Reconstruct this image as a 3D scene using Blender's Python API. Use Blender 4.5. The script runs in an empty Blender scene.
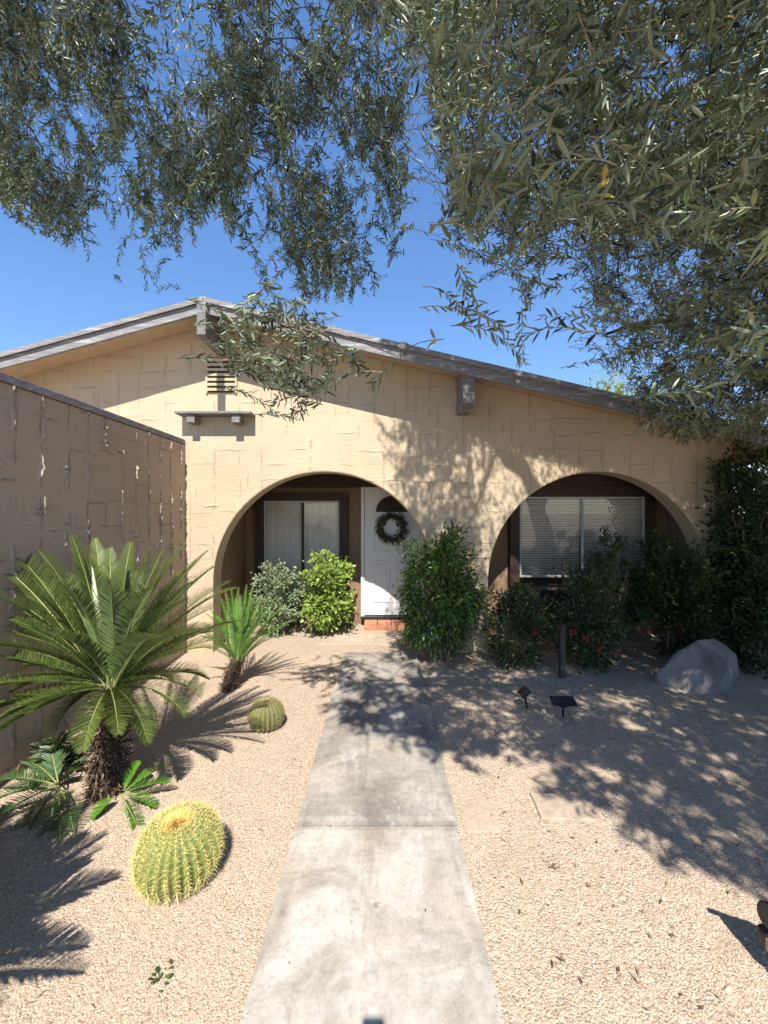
import bpy, bmesh, math, random
import numpy as np
from mathutils import Vector, Matrix, noise

random.seed(11)
rng = np.random.default_rng(11)
S = bpy.context.scene
COL = S.collection
F = 410.0      # focal length in pixels
EYE = 1.8      # camera height
YF = 5.25      # front wall plane
YB = 6.55      # porch back wall plane
YE = 4.77      # roof front edge
LX, LY, LZ = -0.007, 1.0, -1.234     # direction the sunlight travels

def W(px, py, d):
    return np.array(((px-384)/F*d, d, EYE+(512-py)/F*d))
def G(px, py):
    d = EYE*F/(py-512)
    return np.array(((px-384)/F*d, d, 0.0))

# ------------------------------------------------------------------ materials
def newmat(name):
    m = bpy.data.materials.new(name); m.use_nodes = True
    nt = m.node_tree; nt.nodes.clear()
    out = nt.nodes.new('ShaderNodeOutputMaterial')
    return m, nt, out
def N(nt, typ, **kw):
    n = nt.nodes.new(typ)
    for k, v in kw.items():
        if k in n.inputs: n.inputs[k].default_value = v
        else: setattr(n, k, v)
    return n
def ramp(nt, stops, fac):
    r = nt.nodes.new('ShaderNodeValToRGB')
    e = r.color_ramp.elements
    while len(e) > 1: e.remove(e[-1])
    e[0].position = stops[0][0]; e[0].color = (*stops[0][1], 1)
    for p, c in stops[1:]:
        x = e.new(p); x.color = (*c, 1)
    nt.links.new(fac, r.inputs[0]); return r.outputs[0]
def grey(v): return (v, v, v)
def coords(nt, scale=(1, 1, 1)):
    tc = nt.nodes.new('ShaderNodeTexCoord'); mp = nt.nodes.new('ShaderNodeMapping')
    mp.inputs['Scale'].default_value = scale
    nt.links.new(tc.outputs['Object'], mp.inputs[0]); return mp.outputs[0]
def tex(nt, vec, scale, detail=4, rough=.6, dist=0):
    n = N(nt, 'ShaderNodeTexNoise'); n.inputs['Scale'].default_value = scale
    n.inputs['Detail'].default_value = detail; n.inputs['Roughness'].default_value = rough
    n.inputs['Distortion'].default_value = dist
    nt.links.new(vec, n.inputs['Vector']); return n.outputs['Fac']
def mixc(nt, a, b, f, mode='MIX'):
    m = nt.nodes.new('ShaderNodeMix'); m.data_type = 'RGBA'; m.blend_type = mode
    for s, v in ((6, a), (7, b)):
        if isinstance(v, tuple): m.inputs[s].default_value = (*v, 1)
        else: nt.links.new(v, m.inputs[s])
    if isinstance(f, (int, float)): m.inputs[0].default_value = f
    else: nt.links.new(f, m.inputs[0])
    return m.outputs[2]
def bump(nt, h, strength, dist, prev=None):
    b = N(nt, 'ShaderNodeBump'); b.inputs['Strength'].default_value = strength
    b.inputs['Distance'].default_value = dist
    nt.links.new(h, b.inputs['Height'])
    if prev is not None: nt.links.new(prev, b.inputs['Normal'])
    return b.outputs[0]
def finish(nt, out, color, rough=.8, normal=None, spec=.3, metal=0.):
    p = N(nt, 'ShaderNodeBsdfPrincipled')
    if isinstance(color, tuple): p.inputs['Base Color'].default_value = (*color, 1)
    else: nt.links.new(color, p.inputs['Base Color'])
    if isinstance(rough, (int, float)): p.inputs['Roughness'].default_value = rough
    else: nt.links.new(rough, p.inputs['Roughness'])
    p.inputs['Specular IOR Level'].default_value = spec
    p.inputs['Metallic'].default_value = metal
    if normal is not None: nt.links.new(normal, p.inputs['Normal'])
    nt.links.new(p.outputs[0], out.inputs[0]); return p

def simple(name, c, rough=.6, var=.12, scale=14, bmp=.15, bd=.004, spec=.3, metal=0., stretch=(1, 1, 1)):
    m, nt, out = newmat(name)
    v = coords(nt, stretch)
    n = tex(nt, v, scale, 6, .65)
    lo = tuple(x*(1-var) for x in c); hi = tuple(min(1, x*(1+var)) for x in c)
    col = ramp(nt, [(.3, lo), (.7, hi)], n)
    fine = tex(nt, v, scale*7, 3)
    finish(nt, out, col, rough, bump(nt, fine, bmp, bd), spec, metal)
    return m

def stucco(name, c, dark, fine=1.0):
    m, nt, out = newmat(name)
    v = coords(nt)
    big = tex(nt, v, 1.1, 5, .6, .3)
    mid = tex(nt, v, 7, 5, .65)
    col = mixc(nt, tuple(x*.93 for x in c), tuple(min(1, x*1.06) for x in c), ramp(nt, [(.35, grey(0)), (.65, grey(1))], big))
    col = mixc(nt, col, dark, ramp(nt, [(.60, grey(0)), (.82, grey(.4))], mid))
    vs = coords(nt, (6, 6, .6))
    streak = tex(nt, vs, 1.6, 4, .6)
    col = mixc(nt, col, dark, ramp(nt, [(.56, grey(0)), (.8, grey(.25))], streak))
    # darkens the trowel cracks, along one side of each ridge (attribute written with the relief)
    at = N(nt, 'ShaderNodeAttribute'); at.attribute_name = 'crack'
    col = mixc(nt, col, tuple(x*.55 for x in dark), at.outputs['Fac'])
    sx = N(nt, 'ShaderNodeSeparateXYZ'); nt.links.new(v, sx.inputs[0])
    base_d = ramp(nt, [(.05, grey(.75)), (.32, grey(0))], sx.outputs['Z'])
    col = mixc(nt, col, dark, mixc(nt, grey(0), base_d, ramp(nt, [(.35, grey(.25)), (.65, grey(1))], mid)))
    h1 = tex(nt, v, 24, 6, .7); h2 = tex(nt, coords(nt, (1, 1, 3.2)), 9, 4, .6, .8)
    b = bump(nt, h2, .45*fine, .012); b = bump(nt, h1, .5*fine, .006, b)
    finish(nt, out, col, .92, b, .15)
    return m

def wood_grey(name, c1, c2, along=(1, 1, 1)):
    m, nt, out = newmat(name)
    v = coords(nt, along)
    g = tex(nt, v, 9, 7, .7, .6)
    peel = tex(nt, coords(nt, (.7, 4, 9)), 3.1, 7, .7, .5)
    col = ramp(nt, [(.3, c1), (.52, tuple((a+b)/2 for a, b in zip(c1, c2))), (.72, c2)], g)
    col = mixc(nt, col, tuple(min(1, x*1.25) for x in c2), ramp(nt, [(.52, grey(0)), (.62, grey(.8))], peel))
    finish(nt, out, col, .85, bump(nt, g, .5, .006), .2)
    return m

def leafmat(name, a, b, under, transl=.22, rough=.45, spec=.45, third=None):
    m, nt, out = newmat(name)
    at = N(nt, 'ShaderNodeAttribute'); at.attribute_name = 'tint'
    stops = [(0, a), (.85, b)]
    if third: stops = [(0, a), (.8, b), (.93, b), (.965, third)]
    col = ramp(nt, stops, at.outputs['Fac'])
    geo = N(nt, 'ShaderNodeNewGeometry')
    und = mixc(nt, under, col, .25)
    colf = mixc(nt, col, und, geo.outputs['Backfacing'])
    p = N(nt, 'ShaderNodeBsdfPrincipled')
    nt.links.new(colf, p.inputs['Base Color'])
    p.inputs['Roughness'].default_value = rough
    p.inputs['Specular IOR Level'].default_value = spec
    t = N(nt, 'ShaderNodeBsdfTranslucent')
    tc = mixc(nt, col, (1.0, .95, .35), .10)
    tc = mixc(nt, tc, (1.5, 1.6, 1.0), .9, 'MULTIPLY')
    nt.links.new(tc, t.inputs[0])
    mx = N(nt, 'ShaderNodeMixShader'); mx.inputs[0].default_value = transl
    nt.links.new(p.outputs[0], mx.inputs[1]); nt.links.new(t.outputs[0], mx.inputs[2])
    nt.links.new(mx.outputs[0], out.inputs[0])
    return m

def tintmat(name, stops, rough=.85, spec=.2, bmp=0):
    m, nt, out = newmat(name)
    at = N(nt, 'ShaderNodeAttribute'); at.attribute_name = 'tint'
    col = ramp(nt, stops, at.outputs['Fac'])
    nrm = None
    if bmp:
        nrm = bump(nt, tex(nt, coords(nt), bmp, 4), .4, .004)
    finish(nt, out, col, rough, nrm, spec)
    return m

def ground_mat():
    m, nt, out = newmat('gravel_ground')
    v = coords(nt)
    vo = N(nt, 'ShaderNodeTexVoronoi'); vo.inputs['Scale'].default_value = 110
    nt.links.new(v, vo.inputs['Vector'])
    sep = N(nt, 'ShaderNodeSeparateColor'); nt.links.new(vo.outputs['Color'], sep.inputs[0])
    stone = ramp(nt, [(0, (.25, .17, .12)), (.25, (.40, .305, .225)), (.55, (.48, .385, .295)), (.8, (.455, .375, .30)), (1, (.58, .51, .42))], sep.outputs[0])
    sand = (.44, .345, .25)
    big = tex(nt, v, 1.3, 6, .65, .4)
    col = mixc(nt, sand, stone, ramp(nt, [(.3, grey(.45)), (.65, grey(.95))], big))
    pale = tex(nt, v, .8, 5, .6)
    col = mixc(nt, col, (.52, .42, .31), ramp(nt, [(.5, grey(0)), (.72, grey(.5))], pale))
    dirt = tex(nt, v, 3.0, 6, .7)
    col = mixc(nt, col, (.20, .135, .09), ramp(nt, [(.57, grey(0)), (.76, grey(.45))], dirt))
    h = N(nt, 'ShaderNodeMath', operation='SUBTRACT'); h.inputs[0].default_value = 1
    nt.links.new(vo.outputs['Distance'], h.inputs[1])
    b = bump(nt, tex(nt, v, 5, 4), .5, .03)
    b = bump(nt, h.outputs[0], .9, .008, b)
    finish(nt, out, col, .95, b, .1)
    return m

def concrete(name, base, dark, light, dk):
    m, nt, out = newmat(name)
    v = coords(nt)
    a = tex(nt, v, 2.3, 8, .68, .7)
    c2 = tex(nt, coords(nt, (3.2, .55, 1)), 1.7, 7, .62, .9)
    f = tex(nt, v, 60, 5, .7)
    w = tex(nt, coords(nt, (1.2, .8, 1)), 4.2, 8, .72, .4)
    warm = tex(nt, v, 1.5, 4, .6, .5); mott = tex(nt, v, 26, 6, .75)
    col = ramp(nt, [(.32, dark), (.55, base), (.75, light)], a)
    col = mixc(nt, col, dark, ramp(nt, [(.5, grey(0)), (.72, grey(dk))], c2))
    col = mixc(nt, col, (.47, .37, .26), ramp(nt, [(.52, grey(0)), (.7, grey(.45))], warm))
    col = mixc(nt, col, light, ramp(nt, [(.60, grey(0)), (.70, grey(.8))], w))
    spots = tex(nt, v, 17, 3, .5)
    col = mixc(nt, col, tuple(x*.5 for x in dark), ramp(nt, [(.70, grey(0)), (.76, grey(.5))], spots))
    col = mixc(nt, col, ramp(nt, [(.3, grey(.55)), (.7, grey(1.25))], f), .22, 'MULTIPLY')
    col = mixc(nt, col, ramp(nt, [(.32, grey(.62)), (.5, grey(1)), (.68, grey(1.18))], mott), .55, 'MULTIPLY')
    ck = N(nt, 'ShaderNodeTexVoronoi'); ck.feature = 'DISTANCE_TO_EDGE'; ck.inputs['Scale'].default_value = 1.1
    wv = N(nt, 'ShaderNodeVectorMath', operation='ADD'); nz = N(nt, 'ShaderNodeTexNoise'); nz.inputs['Scale'].default_value = 3.0; nz.inputs['Detail'].default_value = 6
    nt.links.new(v, nz.inputs['Vector']); nt.links.new(v, wv.inputs[0]); nt.links.new(nz.outputs['Color'], wv.inputs[1]); nt.links.new(wv.outputs[0], ck.inputs['Vector'])
    cr_ = ramp(nt, [(0, grey(1)), (.006, grey(0))], ck.outputs['Distance'])
    cmask = mixc(nt, grey(0), cr_, ramp(nt, [(.5, grey(0)), (.6, grey(.55))], warm))
    col = mixc(nt, col, tuple(x*.4 for x in dark), cmask)
    b = bump(nt, f, .35, .003); b = bump(nt, w, .3, .004, b); b = bump(nt, mott, .4, .003, b)
    finish(nt, out, col, .9, b, .15)
    return m

def glass_mat():
    m, nt, out = newmat('window_glass')
    g = N(nt, 'ShaderNodeBsdfGlossy'); g.inputs['Roughness'].default_value = .015
    t = N(nt, 'ShaderNodeBsdfTransparent'); t.inputs[0].default_value = (.95, .94, .93, 1)
    fr = N(nt, 'ShaderNodeFresnel'); fr.inputs[0].default_value = 1.5
    mx = N(nt, 'ShaderNodeMixShader')
    nt.links.new(fr.outputs[0], mx.inputs[0]); nt.links.new(t.outputs[0], mx.inputs[1]); nt.links.new(g.outputs[0], mx.inputs[2])
    nt.links.new(mx.outputs[0], out.inputs[0])
    return m

M = {}
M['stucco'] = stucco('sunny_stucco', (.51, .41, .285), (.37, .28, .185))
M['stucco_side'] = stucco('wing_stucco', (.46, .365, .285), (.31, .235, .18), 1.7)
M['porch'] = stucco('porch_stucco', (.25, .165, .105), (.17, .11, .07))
M['soffit'] = simple('soffit_board', (.50, .37, .24), .8, .12, 5)
M['fascia'] = wood_grey('weathered_fascia', (.12, .115, .12), (.34, .33, .33), (.8, 8, 22))
M['coping'] = wood_grey('grey_coping', (.17, .165, .175), (.33, .32, .33), (8, 1.0, 12))
M['beam'] = wood_grey('peeling_beam', (.09, .083, .08), (.29, .28, .275), (9, 3, 3))
M['roof'] = simple('roof_shingle', (.22, .21, .20), .9, .25, 20, .5, .01)
M['trim'] = simple('dark_brown_trim', (.048, .030, .022), .6, .2, 9)
M['dark'] = simple('vent_shade_black', (.012, .010, .009), .9)
M['white'] = simple('white_paint', (.76, .75, .72), .45, .04, 9, .06)
M['alu'] = simple('window_frame_metal', (.44, .43, .41), .4, .05, 12, .05)
M['blind'] = simple('blind_white', (.82, .80, .77), .55, .05, 6, .05)
M['drape'] = simple('pale_drape', (.80, .76, .69), .8, .06, 5, .05)
M['glass'] = glass_mat()
M['brick'] = simple('red_step_tile', (.42, .19, .11), .8, .3, 16, .4, .006)
M['black'] = simple('black_plastic', (.018, .018, .019), .45, .2, 20, .05)
M['lens'] = simple('lamp_lens', (.42, .28, .22), .25, .05, 20, .02, spec=.5)
M['greyplastic'] = simple('grey_plastic', (.03, .029, .03), .4, .1, 20, .05)
M['panel'] = simple('solar_panel', (.015, .018, .035), .15, .1, 30, .02, spec=.6)
M['ground'] = ground_mat()
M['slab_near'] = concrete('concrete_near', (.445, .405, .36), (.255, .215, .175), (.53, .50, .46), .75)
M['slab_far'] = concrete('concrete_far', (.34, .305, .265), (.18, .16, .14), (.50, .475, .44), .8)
M['paver'] = concrete('paver_stone', (.43, .345, .265), (.33, .255, .19), (.50, .42, .34), .4)
M['postgrey'] = simple('grey_post', (.055, .05, .046), .85, .2, 9, .3)
M['olive'] = leafmat('olive_leaf', (.010, .022, .008), (.18, .225, .11), (.225, .265, .185), .09, .42, .5, (.50, .33, .05))
M['olive_far'] = leafmat('olive_leaf_small', (.024, .034, .017), (.13, .135, .08), (.25, .265, .21), .12, .5, .4)
M['twig'] = tintmat('olive_twig', [(0, (.14, .105, .08)), (1, (.30, .25, .19))], .9)
M['bark'] = tintmat('olive_bark', [(0, (.09, .07, .055)), (1, (.17, .14, .11))], .95, .1, 30)
M['sago'] = leafmat('sago_leaf', (.036, .066, .014), (.125, .165, .036), (.12, .17, .055), .14, .36, .5)
M['sago_bright'] = leafmat('sago_leaf_bright', (.06, .16, .02), (.13, .29, .035), (.15, .28, .06), .22, .36, .5)
M['sago_dark'] = leafmat('sago_pup_leaf', (.03, .075, .022), (.085, .15, .05), (.10, .16, .07), .14, .4, .5)
M['rachis'] = tintmat('sago_rachis', [(0, (.20, .25, .07)), (1, (.30, .31, .12))], .5, .4)
M['sagotrunk'] = tintmat('sago_trunk', [(0, (.055, .036, .026)), (.5, (.16, .11, .08)), (.85, (.30, .23, .17)), (1, (.42, .30, .18))], .95, .1)
M['cactus'] = tintmat('cactus_skin', [(0, (.065, .095, .018)), (1, (.185, .215, .05))], .55, .35, 40)
M['cactus_old'] = tintmat('cactus_old_skin', [(0, (.085, .085, .028)), (1, (.17, .165, .06))], .6, .3, 40)
M['spine'] = tintmat('cactus_spine', [(0, (.50, .41, .13)), (.7, (.68, .60, .27)), (1, (.78, .62, .20))], .5, .3)
M['spine_old'] = tintmat('cactus_old_spine', [(0, (.24, .17, .07)), (1, (.44, .36, .16))], .6, .3)
M['wool'] = tintmat('cactus_wool', [(0, (.75, .48, .10)), (1, (.85, .68, .30))], .95, .1)
M['lime'] = leafmat('lime_leaf', (.10, .19, .03), (.29, .37, .08), (.22, .30, .10), .25, .4, .45)
M['sage'] = leafmat('sage_leaf', (.11, .16, .085), (.26, .31, .19), (.26, .30, .2), .2, .5, .35)
M['laurel'] = leafmat('laurel_leaf', (.018, .050, .010), (.07, .14, .022), (.09, .14, .045), .2, .33, .5)
M['rose'] = leafmat('rose_leaf', (.016, .030, .012), (.055, .080, .026), (.07, .10, .04), .2, .4, .45, (.25, .05, .03))
M['hedge'] = leafmat('hedge_leaf', (.010, .022, .007), (.034, .060, .014), (.04, .065, .025), .12, .5, .3)
M['petal'] = tintmat('red_petal', [(0, (.16, .018, .014)), (1, (.30, .05, .03))], .6)
M['wreath'] = leafmat('wreath_leaf', (.03, .036, .022), (.10, .105, .065), (.09, .09, .065), .1, .6, .3)
M['yellowtree'] = leafmat('yellow_green_leaf', (.13, .17, .03), (.30, .33, .06), (.25, .27, .08), .3, .5, .3)
M['stem'] = tintmat('shrub_stem', [(0, (.10, .075, .05)), (1, (.30, .24, .17))], .9)
M['pebble'] = tintmat('pebble', [(0, (.25, .175, .135)), (.1, (.37, .275, .19)), (.45, (.48, .375, .265)), (.65, (.47, .36, .27)), (.85, (.56, .475, .365)), (1, (.66, .60, .52))], .9)
M['litter'] = tintmat('dry_leaf', [(0, (.09, .055, .035)), (.6, (.22, .15, .09)), (1, (.36, .30, .20))], .9)
def rock_mat():
    m, nt, out = newmat('boulder_rock'); v = coords(nt)
    a = tex(nt, v, 2.2, 8, .65, .5); b2 = tex(nt, v, 12, 7, .7)
    col = ramp(nt, [(.3, (.075, .068, .066)), (.5, (.205, .188, .182)), (.72, (.32, .295, .28))], a)
    col = mixc(nt, col, (.30, .23, .19), ramp(nt, [(.58, grey(0)), (.75, grey(.5))], b2))
    finish(nt, out, col, .9, bump(nt, b2, .6, .012), .2); return m
M['rock'] = rock_mat()

# ------------------------------------------------------------------ mesh helpers
class Acc:
    def __init__(s): s.V = []; s.F3 = []; s.F4 = []; s.T3 = []; s.T4 = []; s.n = 0
    def add(s, V, Fc, tint=0.5):
        V = np.asarray(V, float).reshape(-1, 3); Fc = np.asarray(Fc, int)
        t = np.broadcast_to(np.asarray(tint, float), (len(Fc),))
        if Fc.shape[1] == 3: s.F3.append(Fc+s.n); s.T3.append(t)
        else: s.F4.append(Fc+s.n); s.T4.append(t)
        s.V.append(V); s.n += len(V)
    def faces(s, Fc, tint=.5):
        pass
    def build(s, name, mat, parent=None, smooth=False):
        V = np.concatenate(s.V)
        loops, starts, tot, tint = [], [], [], []
        c = 0
        for Fl, Tl, k in ((s.F3, s.T3, 3), (s.F4, s.T4, 4)):
            if Fl:
                Fa = np.concatenate(Fl); loops.append(Fa.ravel())
                starts.append(c+np.arange(len(Fa))*k); tot.append(np.full(len(Fa), k)); c += Fa.size
                tint.append(np.concatenate(Tl))
        loops = np.concatenate(loops); starts = np.concatenate(starts); tint = np.concatenate(tint)
        me = bpy.data.meshes.new(name)
        me.vertices.add(len(V)); me.vertices.foreach_set('co', V.ravel().astype(np.float32))
        me.loops.add(len(loops)); me.loops.foreach_set('vertex_index', loops.astype(np.int32))
        me.polygons.add(len(starts)); me.polygons.foreach_set('loop_start', starts.astype(np.int32))
        me.polygons.foreach_set('loop_total', np.concatenate(tot).astype(np.int32))
        a = me.attributes.new('tint', 'FLOAT', 'FACE'); a.data.foreach_set('value', tint.astype(np.float32))
        me.polygons.foreach_set('use_smooth', np.full(len(starts), bool(smooth)))
        me.update(calc_edges=True); me.validate()
        return link(name, me, mat, parent)

def link(name, me, mat, parent=None):
    if mat is not None: me.materials.append(M[mat] if isinstance(mat, str) else mat)
    o = bpy.data.objects.new(name, me); COL.objects.link(o)
    if parent is not None:
        o.parent = parent
        o.matrix_parent_inverse = Matrix.Translation(-Vector(parent.location)) if parent.type == 'EMPTY' and parent.parent is None else Matrix()
    return o

def thing(name, loc, label, cat, group=None):
    o = bpy.data.objects.new(name, None); COL.objects.link(o); o.location = loc
    o.empty_display_size = .1
    tag(o, label, cat, group); return o
def tag(o, label=None, cat=None, group=None, kind=None):
    if label: o['label'] = label
    if cat: o['category'] = cat
    if group: o['group'] = group
    if kind: o['kind'] = kind
    return o

def from_bm(name, bm, mat, parent=None, smooth=False):
    me = bpy.data.meshes.new(name); bm.to_mesh(me); bm.free()
    if smooth:
        for p in me.polygons: p.use_smooth = True
    return link(name, me, mat, parent)

def bbox(bm, x0, x1, y0, y1, z0, z1, bev=0.0, mat=None):
    r = bmesh.ops.create_cube(bm, size=1)
    vs = r['verts']
    for v in vs:
        v.co = Vector((x0+(v.co.x+.5)*(x1-x0), y0+(v.co.y+.5)*(y1-y0), z0+(v.co.z+.5)*(z1-z0)))
    if mat is not None: bmesh.ops.transform(bm, matrix=mat, verts=vs)
    if bev:
        es = list({e for v in vs for e in v.link_edges})
        bmesh.ops.bevel(bm, geom=es, offset=bev, segments=2, affect='EDGES', profile=.6)
def box(name, dims, mat, parent=None, bev=0.0):
    bm = bmesh.new(); bbox(bm, *dims, bev=bev); return from_bm(name, bm, mat, parent)

def prism(bm, pts, y0, y1):
    """polygon in x,z extruded along y"""
    a = [bm.verts.new((p[0], y0, p[1])) for p in pts]; b = [bm.verts.new((p[0], y1, p[1])) for p in pts]
    n = len(pts)
    bm.faces.new(a); bm.faces.new(b[::-1])
    for i in range(n): bm.faces.new((a[i], b[i], b[(i+1) % n], a[(i+1) % n]))
    bmesh.ops.recalc_face_normals(bm, faces=bm.faces)

def unit(a): return a/np.maximum(np.linalg.norm(a, axis=-1, keepdims=True), 1e-9)

def tube(acc, pts, r, sides=5, tint=.5):
    pts = np.asarray(pts, float); n = len(pts); r = np.broadcast_to(np.asarray(r, float), (n,))
    t = unit(np.gradient(pts, axis=0))
    ref = np.array((0, 0, 1.)) if abs(t[0][2]) < .9 else np.array((1., 0, 0))
    u = unit(np.cross(t, ref)); v = np.cross(t, u)
    a = np.arange(sides)/sides*2*np.pi
    V = pts[:, None]+r[:, None, None]*(np.cos(a)[None, :, None]*u[:, None]+np.sin(a)[None, :, None]*v[:, None])
    i = np.arange(n-1)[:, None]*sides; j = np.arange(sides)[None]; k = (j+1) % sides
    Fc = np.stack([i+j, i+k, i+sides+k, i+sides+j], -1).reshape(-1, 4)
    acc.add(V.reshape(-1, 3), Fc, tint)

def smoothpath(ctrl, n):
    c = np.asarray(ctrl, float)
    t = np.linspace(0, len(c)-1, n); out = np.zeros((n, 3))
    P = np.vstack([2*c[0]-c[1], c, 2*c[-1]-c[-2]])
    for q, tt in enumerate(t):
        i = min(int(tt), len(c)-2); f = tt-i
        p0, p1, p2, p3 = P[i], P[i+1], P[i+2], P[i+3]
        out[q] = .5*((2*p1)+(-p0+p2)*f+(2*p0-5*p1+4*p2-p3)*f*f+(-p0+3*p1-3*p2+p3)*f**3)
    return out

LEAF_FINE = [(0, .12), (.28, .82), (.62, .9), (.88, .45), (1, .04)]
LEAF_COARSE = [(0, .1), (.42, 1.0), (1, .05)]
LEAF_OVAL = [(0, .15), (.25, .85), (.6, 1.0), (.85, .6), (1, .06)]
def leaves(acc, P, D, Nh, L, Wd, tint, rows=LEAF_FINE, fold=.22, curl=.12):
    P = np.asarray(P, float); n = len(P)
    if n == 0: return
    D = unit(np.asarray(D, float)); X = unit(np.cross(D, np.asarray(Nh, float))); Z = np.cross(X, D)
    L = np.broadcast_to(L, (n,)); Wd = np.broadcast_to(Wd, (n,)); curl = np.broadcast_to(curl, (n,))
    R = len(rows); V = np.zeros((n, R, 3, 3))
    for i, (t, w) in enumerate(rows):
        for j, u in enumerate((-1, 0, 1)):
            V[:, i, j] = P+X*(u*w*Wd*.5)[:, None]+D*(t*L)[:, None]+Z*(abs(u)*w*Wd*fold-curl*t*t*L)[:, None]
    fs = []
    for i in range(R-1):
        for j in range(2):
            a = i*3+j; fs.append((a, a+1, a+4, a+3))
    fs = np.array(fs)
    Fc = (np.arange(n)[:, None, None]*(R*3)+fs[None]).reshape(-1, 4)
    acc.add(V.reshape(-1, 3), Fc, np.repeat(np.broadcast_to(tint, (n,)), len(fs)))

def randdir(n): return unit(rng.normal(size=(n, 3)))
def inpoly(x, y, poly):
    r = np.zeros(len(x), bool); n = len(poly)
    for i in range(n):
        x0, y0 = poly[i]; x1, y1 = poly[(i+1) % n]
        c = ((y0 > y) != (y1 > y)) & (x < (x1-x0)*(y-y0)/((y1-y0) if y1 != y0 else 1e-9)+x0)
        r ^= c
    return r

# ------------------------------------------------------------------ camera, sun, sky
cam = bpy.data.cameras.new('camera'); cam.sensor_fit = 'AUTO'; cam.sensor_width = 36
cam.lens = F/1024*36; cam.clip_start = .02; cam.clip_end = 2000
co = bpy.data.objects.new('camera', cam); COL.objects.link(co)
co.location = (0, 0, EYE); co.rotation_euler = (math.radians(90), 0, 0)
S.camera = co
SUN_EL = math.atan2(-LZ, LY)
sl = bpy.data.lights.new('sun', 'SUN'); sl.energy = 5.0; sl.angle = math.radians(.53); sl.color = (1, .95, .87)
so = bpy.data.objects.new('sun', sl); COL.objects.link(so)
so.rotation_euler = Vector((LX, LY, LZ)).to_track_quat('-Z', 'Y').to_euler(); so.location = (0, -8, 12)
wd = bpy.data.worlds.new('World'); S.world = wd; wd.use_nodes = True
wn = wd.node_tree; wn.nodes.clear()
sky = wn.nodes.new('ShaderNodeTexSky'); sky.sky_type = 'NISHITA'; sky.sun_disc = False
sky.sun_elevation = SUN_EL; sky.sun_rotation = math.radians(180)
sky.air_density = 1.0; sky.dust_density = .1; sky.ozone_density = 5.0; sky.altitude = 200
bg = wn.nodes.new('ShaderNodeBackground'); bg.inputs[1].default_value = .15
wo = wn.nodes.new('ShaderNodeOutputWorld')
hs = wn.nodes.new('ShaderNodeHueSaturation'); hs.inputs['Saturation'].default_value = 1.26; hs.inputs['Value'].default_value = 1.27; hs.inputs['Hue'].default_value = .507
gm = wn.nodes.new('ShaderNodeGamma'); gm.inputs[1].default_value = .75
wn.links.new(sky.outputs[0], gm.inputs[0]); wn.links.new(gm.outputs[0], hs.inputs['Color']); wn.links.new(hs.outputs[0], bg.inputs[0]); wn.links.new(bg.outputs[0], wo.inputs[0])
S.view_settings.view_transform = 'Standard'; S.view_settings.look = 'None'
S.view_settings.exposure = 0.86; S.view_settings.gamma = 1.0
S.cycles.max_bounces = 8; S.cycles.transparent_max_bounces = 12

# ------------------------------------------------------------------ ground, path
bm = bmesh.new()
bmesh.ops.create_grid(bm, x_segments=2, y_segments=2, size=300)
ground = tag(from_bm('ground', bm, 'ground'), kind='structure')

PX0, PX1, PJ, PEND = -.505, .42, 2.335, 5.15
def slab(name, x0, x1, y0, y1, z, mat, taper=0):
    bm = bmesh.new(); nx, ny = 24, max(8, int((y1-y0)/.03))
    top = []
    for j in range(ny+1):
        y = y0+(y1-y0)*j/ny; row = []
        wl = .006*noise.noise((y*7, 1.3, 0))+.004*noise.noise((y*31, 7, 0)); wr = .006*noise.noise((y*7, 9.1, 0))+.004*noise.noise((y*31, 3, 0))
        for i in range(nx+1):
            f = i/nx; x = (x0+wl)*(1-f)+(x1+wr)*f
            e = min(f, 1-f)*nx; ee = min(j, ny-j)
            zz = z+.002*noise.noise((x*3, y*3, 0))-(.008 if e < .5 else 0)-(.006 if ee < .5 else 0)
            row.append(bm.verts.new((x, y, zz)))
        top.append(row)
    for j in range(ny):
        for i in range(nx): bm.faces.new((top[j][i], top[j][i+1], top[j+1][i+1], top[j+1][i]))
    per = [top[0][i] for i in range(nx+1)]+[top[j][nx] for j in range(1, ny+1)]+[top[ny][i] for i in range(nx-1, -1, -1)]+[top[j][0] for j in range(ny-1, 0, -1)]
    low = [bm.verts.new((v.co.x, v.co.y, -.08)) for v in per]
    for i in range(len(per)):
        k = (i+1) % len(per); bm.faces.new((per[i], low[i], low[k], per[k]))
    return tag(from_bm(name, bm, mat), kind='structure')
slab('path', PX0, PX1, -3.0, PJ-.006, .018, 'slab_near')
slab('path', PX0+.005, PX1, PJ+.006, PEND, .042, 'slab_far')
slab('porch_floor', -.9, 3.9, PEND+.4, 6.6, .012, 'paver')

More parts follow.
